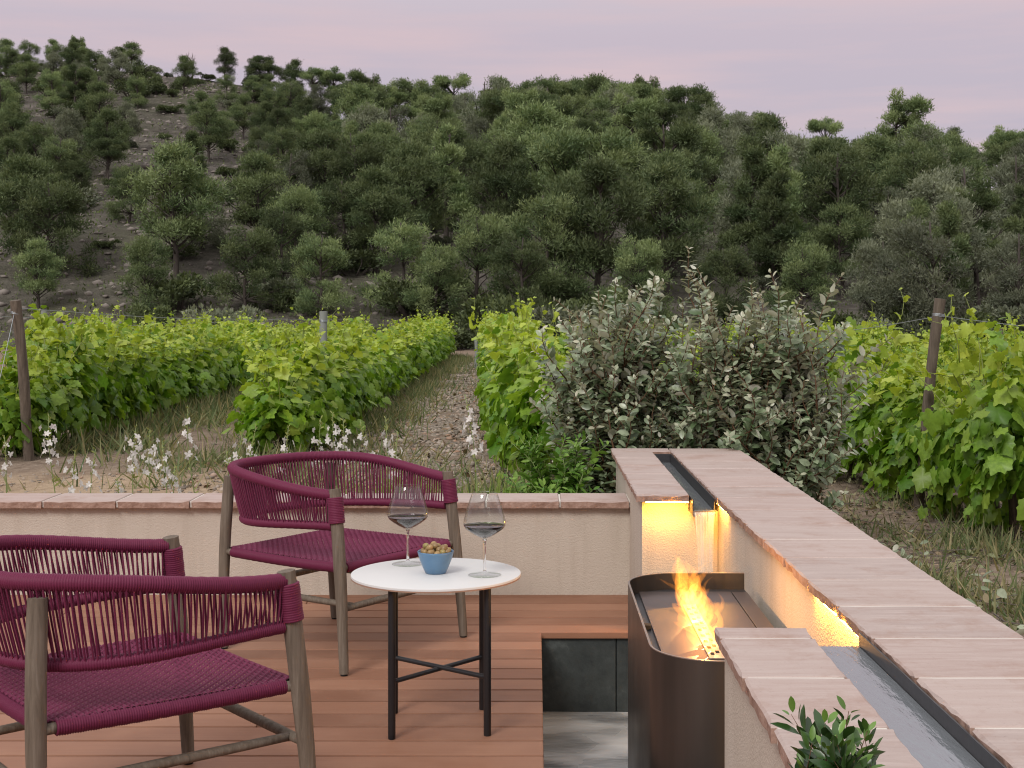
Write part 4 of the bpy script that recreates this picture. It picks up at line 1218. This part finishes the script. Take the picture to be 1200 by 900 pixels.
# ------------------------------------------------------------------ vineyard
RSL = -0.023
def rowx(x13, y_): return x13 + (y_ - 13)*(RSL if x13 < -1.5 else -0.044)
TVINE = tmpl_vine()
def make_vine(seed, nleaf=640, shoots=5, L=1.15, H=1.22):
    g = np.random.default_rng(seed); r = random.Random(seed)
    root = empty('grapevine')
    m = MB()
    pts = limb_path((0, 0, -0.15), (r.uniform(-.06, .06), r.uniform(-.06, .06), 0.55), r, 8, 0.16)
    m.tube(pts, [.042, .04, .034, .036, .03, .033, .035, .028], sides=8)
    for s in (-1, 1): m.tube(limb_path(pts[-1], (0.0, s*0.5, 0.62), r, 6, .1), [.024, .02, .018, .016, .013, .01], sides=6)
    m.build('trunk', M['bark'], root, smooth=True)
    cn = MB(); tips = []
    for k in range(14):
        b = Vector((0, r.uniform(-.52, .52), 0.6)); out = r.gauss(0, .16)
        e = Vector((out, b.y + r.uniform(-.2, .2), H*r.uniform(.82, 1.04)))
        cn.tube(limb_path(b, e, r, 5, .1), [.006, .006, .005, .004, .003], sides=5)
        if k < shoots + 3:
            e2 = e + (Vector((r.uniform(-.1, .1), r.uniform(-.12, .12), r.uniform(.12, .46))) if k < shoots else Vector((r.choice([-1, 1])*r.uniform(.2, .38), r.uniform(-.12, .12), r.uniform(-.15, .2))))
            lp = limb_path(e, e2, r, 5, .25); cn.tube(lp, [.0045, .004, .0035, .0028, .002], sides=4); tips.append(lp)
    cn.build('canes', M['cane'], root, smooth=True)
    # most leaves sit along the upright canes, the rest fill the wall and hang below the cordon
    P, TI, NN, SZ, TO_ = [], [], [], [], []
    nc = 27
    for k in range(nc):
        yb = -L/2 + L*(k + r.random())/nc; side = r.choice([-1, 1])
        ht = H*(0.84 + 0.20*math.sin(yb*6.1 + seed*2) + r.uniform(-.14, .20)); xo = side*r.uniform(.02, .15); lean = r.gauss(0, .10); ll = r.gauss(0, .10)
        m_ = max(8, int(nleaf/nc*0.74))
        for i in range(m_):
            t = (i + r.random())/m_; z = 0.40 + (ht - 0.40)*t
            a = r.uniform(0, 6.28); off = r.uniform(.04, .17)*(1.0 - .45*t); ox, oy = math.cos(a)*off*1.25, math.sin(a)*off
            px_ = xo + lean*t + ox; s2 = 1 if px_ > 0 else -1
            P.append((px_, yb + ll*t + oy, z + r.uniform(-.05, .03))); TI.append((math.cos(a)*.7 + s2*.15, math.sin(a)*.5, -.75 + .5*t + r.uniform(-.35, .35)))
            NN.append((s2*(1.0 - .5*t) + r.gauss(0, .55), r.gauss(0, .55), .35 + .6*t + r.gauss(0, .4))); SZ.append(r.uniform(.085, .165)*(1 - .42*max(0, t - .6)/.4)); TO_.append(min(1, max(0, t - .35)*1.25*r.random() + (.5 if r.random() < .04 else 0)))
    for i in range(int(nleaf*0.36)):
        s2 = r.choice([-1, 1]); yv = r.uniform(-L/2, L/2); z = r.uniform(.16 + .12*math.sin(yv*7 + seed), .75)
        P.append((s2*r.uniform(.08, .34)*(1 + .3*math.sin(yv*9 + seed)), yv, max(.08, z))); TI.append((s2*.3 + r.gauss(0, .4), r.gauss(0, .4), -.9)); NN.append((s2 + r.gauss(0, .5), r.gauss(0, .5), .4 + r.gauss(0, .4))); SZ.append(r.uniform(.08, .16)); TO_.append(.25*r.random()**2)
    P, TI, NN = np.array(P), np.array(TI), np.array(NN)
    parts = [cloud(TVINE, P, TI, NN, np.array(SZ), np.array(TO_))]
    for lp in tips:
        k = 9; P = np.array([lp[min(4, int(4*(q/(k-1))))][:] for q in range(k)]) + g.normal(0, .012, (k, 3))
        parts.append(cloud(TVINE, P, rvec(k, g) + [0, 0, .1], rvec(k, g)*.6 + [0, 0, .6], np.linspace(.115, .035, k)*g.uniform(.8, 1.2, k), np.full(k, .75)*g.uniform(.5, 1.2, k)))
    V, F_, T = join(parts)
    mobj('foliage', np_mesh('foliage', V, F_, T), M['vine'], root)
    note(root); return root
VINES = [make_vine(40 + k, 640 + 50*(k % 3), 6 + k % 4) for k in range(7)]
rv = random.Random(15); USED.clear()
ORD = ['first', 'second', 'third', 'fourth', 'fifth', 'sixth', 'seventh', 'eighth', 'ninth', 'tenth']
def vine_row(x13, y0, y1, step, rowname, n_individual, hscale=1.0):
    y_ = y0; k = 0
    while y_ < y1:
        o = place(VINES[rv.randrange(len(VINES))], rowx(x13, y_) + rv.uniform(-.06, .06), y_, ZG, rv.uniform(.92, 1.08)*hscale, rv.choice([0, PI]) + rv.uniform(-.2, .2), rv.uniform(.72, .98))
        if k < n_individual:
            lab = ('leafy grapevine at the near end of the row %s' % rowname) if k == 0 else 'leafy grapevine, %s from the near end of the row %s' % (ORD[k], rowname)
        else: lab = 'small distant grapevine far along the row %s' % rowname
        tag(o, lab, 'grapevine', 'grapevines in the row ' + rowname)
        y_ += step*(rv.uniform(.90, 1.12) + (.45 if rv.random() < .10 else 0)); k += 1
vine_row(-2.42, 13.2, 47, 1.05, 'left of the path', 8)
vine_row(-5.05, 13.4, 47, 1.05, 'by the left corner post', 8)
vine_row(-7.75, 22.0, 47, 1.15, 'behind the left corner post', 0)
vine_row(-10.4, 30.0, 47, 1.2, 'farthest to the left', 0)
vine_row(-0.02, 11.5, 47, 1.05, 'right of the path', 3)
# near right row
def near_vine(k, x, y_, s, rz, lab, sz=1.0):
    o = place(VINES[k], x, y_, ZG, s, rz, sz); tag(o, lab, 'grapevine', 'grapevines in the near right row')
near_vine(2, 2.95, 8.55, .90, 0.1, 'large grapevine with a thick dark trunk at the right edge, nearest the fountain wall', 1.12)
near_vine(0, 2.88, 9.55, .84, 3.2, 'leafy grapevine just right of the leaning brown stake', .92)
near_vine(5, 2.76, 10.6, .86, 0.05, 'leafy grapevine just behind and left of the leaning brown stake', .92)
near_vine(3, 2.66, 11.4, .96, 3.1, 'grapevine between the leaning brown stake and the silvery shrub', 1.0)
vine_row(2.62, 12.4, 47, 1.05, 'behind the leaning stake', 2, 0.80)
vine_row(5.2, 15.0, 47, 1.1, 'second from the near right vines', 2, 0.80)
vine_row(7.8, 20.0, 47, 1.15, 'third from the near right vines', 0, 0.85)
vine_row(10.4, 28.0, 47, 1.2, 'farthest to the right', 0, 0.9)
purge(VINES)

# stakes, line posts and wires
def stake(name, base, top, r0, mat, lab, cat, group, wrap=False):
    o_ = empty(name, base); b = Vector((0, 0, -0.25)); t_ = Vector(top) - Vector(base)
    m = MB(); pts = limb_path(b, t_, random.Random(len(lab)), 8, 0.03)
    m.tube(pts, [r0*(1 + .06*math.sin(k*2.1)) for k in range(8)], sides=12)
    smooth_by_angle(m.build('shaft', mat, o_, smooth=True), 50)
    if wrap:
        w_ = MB(); c = b.lerp(t_, 0.93)
        for q in range(3):
            w_.tube([(c.x + (r0 + .004)*math.cos(a), c.y + (r0 + .004)*math.sin(a), c.z + q*.008 + .004*math.sin(a*2)) for a in [2*PI*i/16 for i in range(16)]], .0022, sides=4, closed=True)
        w_.build('wire_tie', M['wire'], o_)
    return tag(o_, lab, cat, group)
def at(px, py, y_): return ((px - VX)/F*y_, y_, CAMH + (HY - py)/F*y_)
lp = at(38, 541, 13.0); lt = at(18, 352, 12.7)
stake('wooden_stake', (lp[0], 13.0, ZG), lt, .048, M['stake'], 'brown wooden corner stake leaning left at the end of the left vine row', 'stake', 'vineyard stakes', True)
rb = at(1069, 596, 9.65); rtp = at(1102, 350, 9.5)
stake('wooden_stake', (rb[0], 9.65, ZG), rtp, .037, M['stake'], 'brown wooden stake leaning right among the right hand vines', 'stake', 'vineyard stakes', True)
stake('wooden_stake', (rowx(-2.42, 16), 16, ZG), (rowx(-2.42, 16), 16, 1.33), .045, M['greypost'], 'pale wooden stake rising from the vines left of the path, below the tallest shoots', 'stake', 'vineyard stakes', True)
px_posts = [(52, 364, 24.0, -7.75, 'grey line post just right of the brown corner stake'), (140, 377, 29, -7.75, 'left of the pair of short grey line posts above the left vines'), (180, 376, 33, -7.75, 'right of the pair of short grey line posts above the left vines'),
            (920, 370, 12.9, 2.52, 'pale grey line post rising behind the silvery shrub'), (558, 398, 36, -0.02, 'tiny grey line post at the far end of the path')]
for px, py, y_, rx, lab in px_posts:
    x, yq, z = at(px, py, y_)
    stake('line_post', (x, y_, ZG), (x, y_, z), .05 if y_ > 20 else .035, M['greypost'], lab, 'post', 'vineyard line posts')
x, yq, z = at(1172, 385, 8.9)
stake('line_post', (x, 8.9, ZG), (x, 8.9, z), .018, M['stake'], 'thin dark rod standing in the vines at the right edge', 'post', 'vineyard line posts')
def wire(pts, lab, r_=.003):
    P = []
    for a, b in zip(pts, pts[1:]):
        a, b = Vector(a), Vector(b)
        P += [a.lerp(b, k/10) - Vector((0, 0, .03*math.sin(PI*k/10))) for k in range(10)]
    P.append(Vector(pts[-1]))
    m = MB(); m.tube(P, r_, sides=5); tag(m.build('trellis_wire', M['wire'], smooth=True), lab, 'wire', 'vineyard wires')
lt2 = Vector(lt) - Vector((0, 0, .07))
wire([lt2, at(-14, 500, 12.2)], 'thin guy wire slanting down from the left corner stake to the ground', .0032)
wire([lt2, (rowx(-5.05, 24), 24, 1.22), (rowx(-5.05, 46), 46, 1.2)], 'trellis wire running right from the left corner stake above the vines', .004)
wire([(rowx(-7.75, 20), 20, 1.28), at(52, 370, 24), at(140, 380, 29), at(180, 380, 33), (rowx(-7.75, 47), 47, 1.2)], 'trellis wire strung along the short grey line posts at left', .005)
r2_ = Vector(rtp) - Vector((0, 0, .12))
wire([(3.4, 5.8, 1.15), r2_, at(920, 392, 12.9)], 'trellis wire passing the leaning stake above the right vines', .0025)

# ------------------------------------------------------------------ shrubs
TO = tmpl_oval(0.27, 0.22, 0.16)
def twiggy(root, mat, twigmat, stems, seed, lsize, spacing, tm, clear=0.25, tipyoung=True, twig_r=.006, leafdens=2, fold=0.5, down=0.0, upright=0.0):
    g = np.random.default_rng(seed); r = random.Random(seed)
    m = MB(); P, T, Nn, S, To = [], [], [], [], []
    for b, e, sub in stems:
        b, e = Vector(b), Vector(e)
        main = limb_path(b, e, r, 9, .22)
        m.tube(main, [twig_r*1.5*(1 - .75*k/8) for k in range(9)], sides=5)
        paths = [main]
        for _ in range(sub):
            k = r.randint(2, 6); o_ = main[k]; d = (main[k+1] - main[k]).normalized()
            e2 = o_ + (d*.7 + Vector((r.gauss(0, .55), r.gauss(0, .55), r.uniform(.1, .6)))).normalized()*(e - b).length*r.uniform(.22, .48)
            q = limb_path(o_, e2, r, 6, .2); m.tube(q, [twig_r*(1 - .7*i/5) for i in range(6)], sides=4); paths.append(q)
        for pi, pth in enumerate(paths):
            L = sum((a - c).length for a, c in zip(pth, pth[1:])); n = int(L/spacing)
            for i in range(n):
                t = i/max(1, n-1)
                if pi == 0 and t < clear: continue
                f = t*(len(pth)-1); j = min(int(f), len(pth)-2); p = pth[j].lerp(pth[j+1], f - j); d = (pth[j+1] - pth[j]).normalized()
                for q in range(leafdens):
                    a = i*2.4 + q*PI + r.uniform(-.4, .4); u, w_ = frame(d); o_ = u*math.cos(a) + w_*math.sin(a)
                    tipv = o_ + d*(r.uniform(.2, 1.0) + upright) + Vector((0, 0, r.uniform(-.2, .25) - down))
                    P.append(p + o_*0.004); T.append(tipv); Nn.append(d*.9 - o_*.4 + Vector((0, 0, .5)) + Vector((r.gauss(0, fold), r.gauss(0, fold), r.gauss(0, fold))))
                    S.append(lsize*r.uniform(.65, 1.2)*(1 - .45*max(0, t - .7)/.3)); To.append(max(0, (t - .75)/.25)*r.random() if tipyoung else 0)
    V, F_, Tn = cloud(tm, np.array([p[:] for p in P]), np.array([p[:] for p in T]), np.array([p[:] for p in Nn]), np.array(S), np.array(To))
    mobj('foliage', np_mesh('foliage', V, F_, Tn), mat, root); m.build('stems', twigmat, root, smooth=True)
    return root
def big_shrub(name, base, cx, cyy, w_, h, n, seed, lab, peaks, width_low=.6):
    root = empty(name, base); r = random.Random(seed); st = []
    for k in range(n):
        a = r.uniform(0, 6.28); q = math.sqrt(r.random())
        x = w_*q*math.cos(a); y_ = .42*w_*q*math.sin(a) + cyy
        f = 0
        for (pxx, ph, pw_) in peaks: f = max(f, ph*math.exp(-((x - pxx)/pw_)**2))
        z = h*(.42 + .58*f)*(1 - .38*r.random()**1.6) if r.random() < .8 else h*r.uniform(.2, .5)
        if k % 14 == 0: z = h*(.42 + .58*f)*r.uniform(.98, 1.06)
        st.append(((x*.45 + r.uniform(-.1, .1), y_*.4 + r.uniform(-.1, .1), -.05), (x*1.05 + cx, y_, z), 4))
    twiggy(root, M['elae'], M['twig'], st, seed, .068, .027, TO, clear=.18)
    return tag(root, lab, 'shrub', 'silvery shrubs behind the fountain wall')
big_shrub('silvery_shrub', (0.52, 8.02, ZG), 0.0, 0.0, .33, 1.43, 92, 5, 'tall silvery leaved shrub behind the end of the fountain wall, left of its twin', [(-.24, .97, .14), (.02, 1.0, .2), (.24, .92, .14)])
big_shrub('silvery_shrub', (1.28, 7.72, ZG), 0.0, 0.0, .39, 1.46, 108, 9, 'wide silvery leaved shrub leaning over the right side of the fountain wall', [(-.30, .98, .13), (-.05, .94, .25), (.20, .94, .16), (.36, .80, .15)])
# bright bush left of the block
lb = empty('low_bush', (0.085, 7.2, ZG)); r = random.Random(4); st = []
for k in range(46):
    a = r.uniform(0, 6.28); q = math.sqrt(r.random()); x, y_ = .25*q*math.cos(a), .25*q*math.sin(a)
    st.append(((x*.3, y_*.3, 0), (x, y_, .80*(1 - .5*q*q)*r.uniform(.6, 1.02)), 3))
twiggy(lb, M['bush'], M['stem'], st, 4, .068, .020, tmpl_oval(.2, .2, .2), clear=.2, twig_r=.004)
tag(lb, 'low bright green bush with narrow leaves beside the stucco block corner', 'bush')
# myrtle in a pot on the near deck
mp_ = empty('potted_myrtle', (0.325, 1.60, 0)); pt = MB()
pt.lathe([(0.0, 0.0), (.10, 0.0), (.13, .26), (.142, .262), (.142, .30), (.125, .30), (.118, .27), (0.0, .265)], 32)
pt.build('pot', M['stone_edge'], mp_, smooth=True); r = random.Random(12); st = []
mt = MB(); mt.tube([(0, 0, .26), (.01, .005, .45), (.026, 0, .62)], [.006, .005, .004], sides=6); mt.build('trunk', M['twig'], mp_, smooth=True)
for k in range(16):
    a = r.uniform(0, 6.28); q = math.sqrt(r.random()); x, y_ = .040*q*math.cos(a) + .032, .05*q*math.sin(a)
    st.append(((.026 + x*.1, y_*.2, .60), (x, y_, .60 + .245*(1 - .25*q)*r.uniform(.72, 1.0)), 1))
twiggy(mp_, M['myrtle'], M['twig'], st, 12, .034, .011, tmpl_oval(.2, .3, .1), clear=.2, twig_r=.0011, upright=.8)
tag(mp_, 'small dark green myrtle poking up before the near coping at the bottom edge', 'shrub')

# ------------------------------------------------------------------ white flower stalks along the wall
TP = tmpl_oval(.3, .1, .25); TB = tmpl_oval(.16, .1, .0)
def flower(px, pty, y_, bloom, seed, lab):
    x = (px - VX)/F*y_; h = CAMH + (HY - pty)/F*y_ - ZG
    g = np.random.default_rng(seed); r = random.Random(seed)
    root = empty('flower_stalk', (x, y_, ZG)); m = MB()
    b = Vector((r.uniform(-.10, .10), r.uniform(-.05, .1), -.02)); e = Vector((0, 0, h)); pth = limb_path(b, e, r, 10, .06)
    m.tube(pth, [.0042*(1 - .6*k/9) for k in range(10)], sides=5)
    for q in range(5):
        k = r.randint(1, 4); a = r.uniform(0, 6.28)
        m.tube([pth[k], pth[k] + Vector((math.cos(a)*.03, math.sin(a)*.03, .05))], [.0018, .001], sides=4)
    m.build('stem', M['stem'], root, smooth=True)
    P, T, S = [], [], []
    for i in range(26):
        t = r.uniform(.82, 1.0); k = t*9; j = min(int(k), 8); p = pth[j].lerp(pth[j+1], k - j); a = r.uniform(0, 6.28)
        o_ = Vector((math.cos(a), math.sin(a), r.uniform(.4, 1.4))); P.append(p); T.append(o_); S.append(r.uniform(.014, .03)*(1.25 - .5*t))
    for i in range(18):
        t = r.uniform(.08, .7); k = t*9; j = min(int(k), 8); p = pth[j].lerp(pth[j+1], k - j); a = r.uniform(0, 6.28)
        P.append(p); T.append(Vector((math.cos(a), math.sin(a), r.uniform(.2, 1.4)))); S.append(r.uniform(.02, .045))
    V, F_, _ = cloud(TB, np.array([p[:] for p in P]), np.array([p[:] for p in T]), rvec(len(P), g), np.array(S))
    mobj('foliage', np_mesh('foliage', V, F_), M['bud'], root)  # flower buds round the tip, with small leaves down the stem
    P, T, Nn, S = [], [], [], []
    bloom = int(bloom*1.5 + 1)
    for i in range(bloom):
        t = 0.68 + 0.24*((i + r.random())/bloom); k = t*9; j = min(int(k), 8); a = i*2.4
        c = pth[j].lerp(pth[j+1], k - j) + Vector((math.cos(a), math.sin(a), .2))*r.uniform(.012, .05)
        ax = Vector((math.cos(a), math.sin(a), r.uniform(-.1, .5))).normalized(); u, w_ = frame(ax)
        for q in range(5):
            aa = q*1.256 + r.uniform(-.2, .2); d = u*math.cos(aa) + w_*math.sin(aa) + ax*r.uniform(.1, .5)
            P.append(c); T.append(d); Nn.append(ax); S.append(r.uniform(.015, .024))
    V, F_, _ = cloud(TP, np.array([p[:] for p in P]), np.array([p[:] for p in T]), np.array([p[:] for p in Nn]), np.array(S))
    mobj('blossom', np_mesh('blossom', V, F_), M['petal'], root)
    tag(root, lab, 'flower', 'white flower stalks behind the low wall')
FL = [(5, 510, 4, 'white flower stalk at the left edge above the low wall'), (57, 485, 12, 'tallest white flower stalk near the left corner stake'), (88, 528, 6, 'short white flower stalk right of the corner stake'),
      (112, 526, 5, 'slim white flower stalk between the corner stake and the flower clump'), (137, 560, 4, 'low white bloom just above the coping left of the flower clump'), (160, 497, 12, 'thickly flowered white stalk leading the clump left of the far armchair'),
      (175, 503, 9, 'white stalk at the right of the clump left of the far armchair'), (190, 517, 8, 'shorter white stalk on the right fringe of the clump left of the far armchair'), (205, 545, 5, 'low white flowers under the tall single stalk left of the far armchair'),
      (220, 475, 7, 'tall single white flower stalk left of the far armchair'), (265, 528, 4, 'small white flower stalk at the left shoulder of the far armchair'), (284, 508, 6, 'white flower stalk above the left corner of the far armchair'),
      (300, 500, 6, 'second white flower stalk above the left corner of the far armchair'), (338, 500, 6, 'white stalk above the left part of the armchair back'), (376, 490, 6, 'white flower stalk before the vines above the armchair back'), (390, 484, 8, 'bushy white flower stalk above the middle of the armchair back'),
      (402, 490, 8, 'twin white flower stalk right of the middle of the armchair back'), (422, 492, 5, 'small white stalk above the armchair back, left of the gravel'), (452, 490, 6, 'white flower stalk against the gravel above the armchair back'), (466, 505, 6, 'low white flower stalk against the gravel at the right'),
      (545, 462, 12, 'tall lone white flower stalk right of the far armchair before the path')]
rfl = random.Random(2)
for k, (px, pty, bl, lab) in enumerate(FL): flower(px, pty, rfl.uniform(6.75, 7.3), bl, 500 + k, lab)

# ------------------------------------------------------------------ grasses, pebbles, litter
TBL = tmpl_blade(.035, .3)
def blades(pos, hmin, hmax, g, spread=.45, tm=None):
    n = len(pos); tip = np.c_[g.normal(0, spread, n), g.normal(0, spread, n), np.ones(n)]
    return cloud(tm or TBL, pos, tip, rvec(n, g)*[1, 1, .1], g.uniform(hmin, hmax, n), g.random(n)**2)
def zgarr(x, y_): return np.array([gz(a, b) for a, b in zip(x, y_)])
g = np.random.default_rng(31); parts = []
def patch(n, xf, y0, y1, sx, hmin, hmax, clump=0.0, spread=.45):
    y_ = np.sqrt(g.uniform(y0**2, y1**2, n)) if y1 > 20 else g.uniform(y0, y1, n)
    x = xf(y_) + g.normal(0, sx, n)
    if clump > 0:
        nz_ = np.array([mnoise.noise(Vector((a*1.4, b*1.0, 3))) for a, b in zip(x, y_)]); k = nz_ > clump - .3 + g.normal(0, .1, n); x, y_ = x[k], y_[k]
    parts.append(blades(np.c_[x, y_, zgarr(x, y_) - .01], hmin, hmax, g, spread))
patch(24000, lambda y_: rowx(-4.55, y_), 13.2, 36, .40, .08, .34, .25, .6)
patch(13000, lambda y_: rowx(-1.85, y_), 12.6, 44, .30, .07, .28, .2, .6)
patch(3500, lambda y_: rowx(-2.9, y_), 12.4, 22, .5, .06, .25, .3, .6)
patch(2500, lambda y_: rowx(-.2, y_), 10, 40, .3, .07, .24, .3)
patch(2600, lambda y_: -0.3 + 0*y_, 7.6, 11, .55, .08, .30, .2, .6)
patch(2400, lambda y_: -2.2 + 0*y_, 10.8, 13, .8, .06, .30, .25, .6)
patch(2600, lambda y_: 1.65 + 0*y_, 4.2, 7.0, .35, .03, .13, .3, .6)
patch(2600, lambda y_: 2.3 + 0*y_, 6.2, 9.5, .6, .03, .13, .3, .6)
patch(1800, lambda y_: 2.15 + 0*y_, 5.2, 7.6, .35, .06, .22, .25, .5)
patch(1500, lambda y_: 2.75 + 0*y_, 7.6, 10, .3, .06, .22, .2, .5)
V, F_, T = join(parts)
tag(mobj('grass', np_mesh('grass', V, F_, T), M['weeds']), 'grey green weeds and dry grass growing along the vine rows', 'grass', kind='stuff')
def tuft(x, y_, n, h, lab, seed):
    gg = np.random.default_rng(seed); P = np.c_[gg.normal(0, .05, n), gg.normal(0, .05, n), np.zeros(n)]
    tip = np.c_[P[:, 0]*6 + gg.normal(0, .18, n), P[:, 1]*6 + gg.normal(0, .18, n), np.ones(n)]
    V, F_, T = cloud(tmpl_blade(.014, .28), P, tip, rvec(n, gg)*[1, 1, .1], gg.uniform(h*.5, h, n), gg.random(n))
    o_ = mobj('grass_tuft', np_mesh('grass_tuft', V, F_, T), M['tuft']); o_.location = (x, y_, ZG); tag(o_, lab, 'grass tuft', 'grass tufts behind the low wall')
tuft((567-VX)/F*6.95, 6.95, 420, .62, 'bright green grass tuft behind the wall right of the far armchair', 1)
tuft((590-VX)/F*7.3, 7.3, 260, .50, 'finer green tuft beside the low bright bush', 2)
tuft((470-VX)/F*8.6, 8.6, 420, .48, 'pale yellowish grass tuft on the gravel above the armchair back', 3)
tuft((205-VX)/F*7.1, 7.1, 240, .42, 'thin grass tuft at the foot of the flower clump left of the armchair', 4)
n = 15000; y_ = 9 + 32*g.random(n)**1.7; x = rowx(-1.1, y_) + g.normal(0, .75, n)
tag(stones('gravel', x, y_, zgarr(x, y_), g.uniform(.008, .034, n)*(1 + .02*y_), M['pebble'], seed=4), 'loose grey gravel on the path between the vine rows', 'gravel', kind='stuff')
n = 2500; y_ = g.uniform(6.6, 12, n); x = g.uniform(-5.2, -.6, n)
tag(stones('gravel', x, y_, zgarr(x, y_), g.uniform(.005, .02, n), M['pebble'], seed=6), 'small stones scattered on the sandy strip behind the low wall', 'gravel', kind='stuff')
n = 2400; y_ = g.uniform(4.0, 11.5, n); x = 1.15 + np.abs(g.normal(0, 1.1, n)) + .12*(y_ - 4)
lz = zgarr(x, y_) + g.uniform(.004, .06, n)
p1 = cloud(tmpl_oval(.3, .2, .4), np.c_[x, y_, lz], rvec(n, g)*[1, 1, .35], rvec(n, g)*.6 + [0, 0, .9], g.uniform(.02, .055, n), g.random(n))
n = 2600; y_ = 9 + 25*g.random(n)**1.6; x = rowx(-1.2, y_) + g.normal(0, .8, n)
p2 = cloud(tmpl_oval(.3, .2, .4), np.c_[x, y_, zgarr(x, y_) + .012], rvec(n, g)*[1, 1, .3], rvec(n, g)*.5 + [0, 0, .9], g.uniform(.03, .09, n), g.random(n)*.15)
V, F_, T = join([p1, p2])
tag(mobj('leaf_litter', np_mesh('leaf_litter', V, F_, T), M['litter']), 'dry fallen leaves and prunings lying under the vines', 'leaf litter', kind='stuff')
n = 900; y_ = g.uniform(4.6, 8.2, n); x = 1.2 + np.abs(g.normal(0, .35, n)) + .05*(y_ - 4); cz = np.array([mnoise.noise(Vector((a*2.2, b*2.2, 8))) for a, b in zip(x, y_)]); k = cz > -.02; x, y_ = x[k], y_[k]; n = len(x)
V, F_, T = cloud(tmpl_oval(.3, .2, .3), np.c_[x, y_, zgarr(x, y_) + g.uniform(.02, .16, n)], rvec(n, g)*[1, 1, .5], rvec(n, g)*.6 + [0, 0, .9], g.uniform(.04, .075, n), g.random(n)*.4)
tag(mobj('ground_cover', np_mesh('ground_cover', V, F_, T), M['elae']), 'low grey green ground cover between the fountain wall and the right vines', 'ground cover', kind='stuff')
tw = MB(); rq = random.Random(6)
for k in range(160):
    y_ = rq.uniform(4.4, 10); x = 1.2 + abs(rq.gauss(0, .9)) + .12*(y_ - 4); a = rq.uniform(0, 6.28); L = rq.uniform(.1, .4); z = gz(x, y_) + rq.uniform(.01, .05)
    tw.tube(limb_path((x, y_, z), (x + L*math.cos(a), y_ + L*math.sin(a), z + rq.uniform(-.02, .06)), rq, 4, .3), [.004, .0035, .003, .002], sides=4)
tag(tw.build('dry_twigs', M['gtwig']), 'dry cut twigs strewn on the soil beside the fountain wall', 'twigs', kind='stuff')
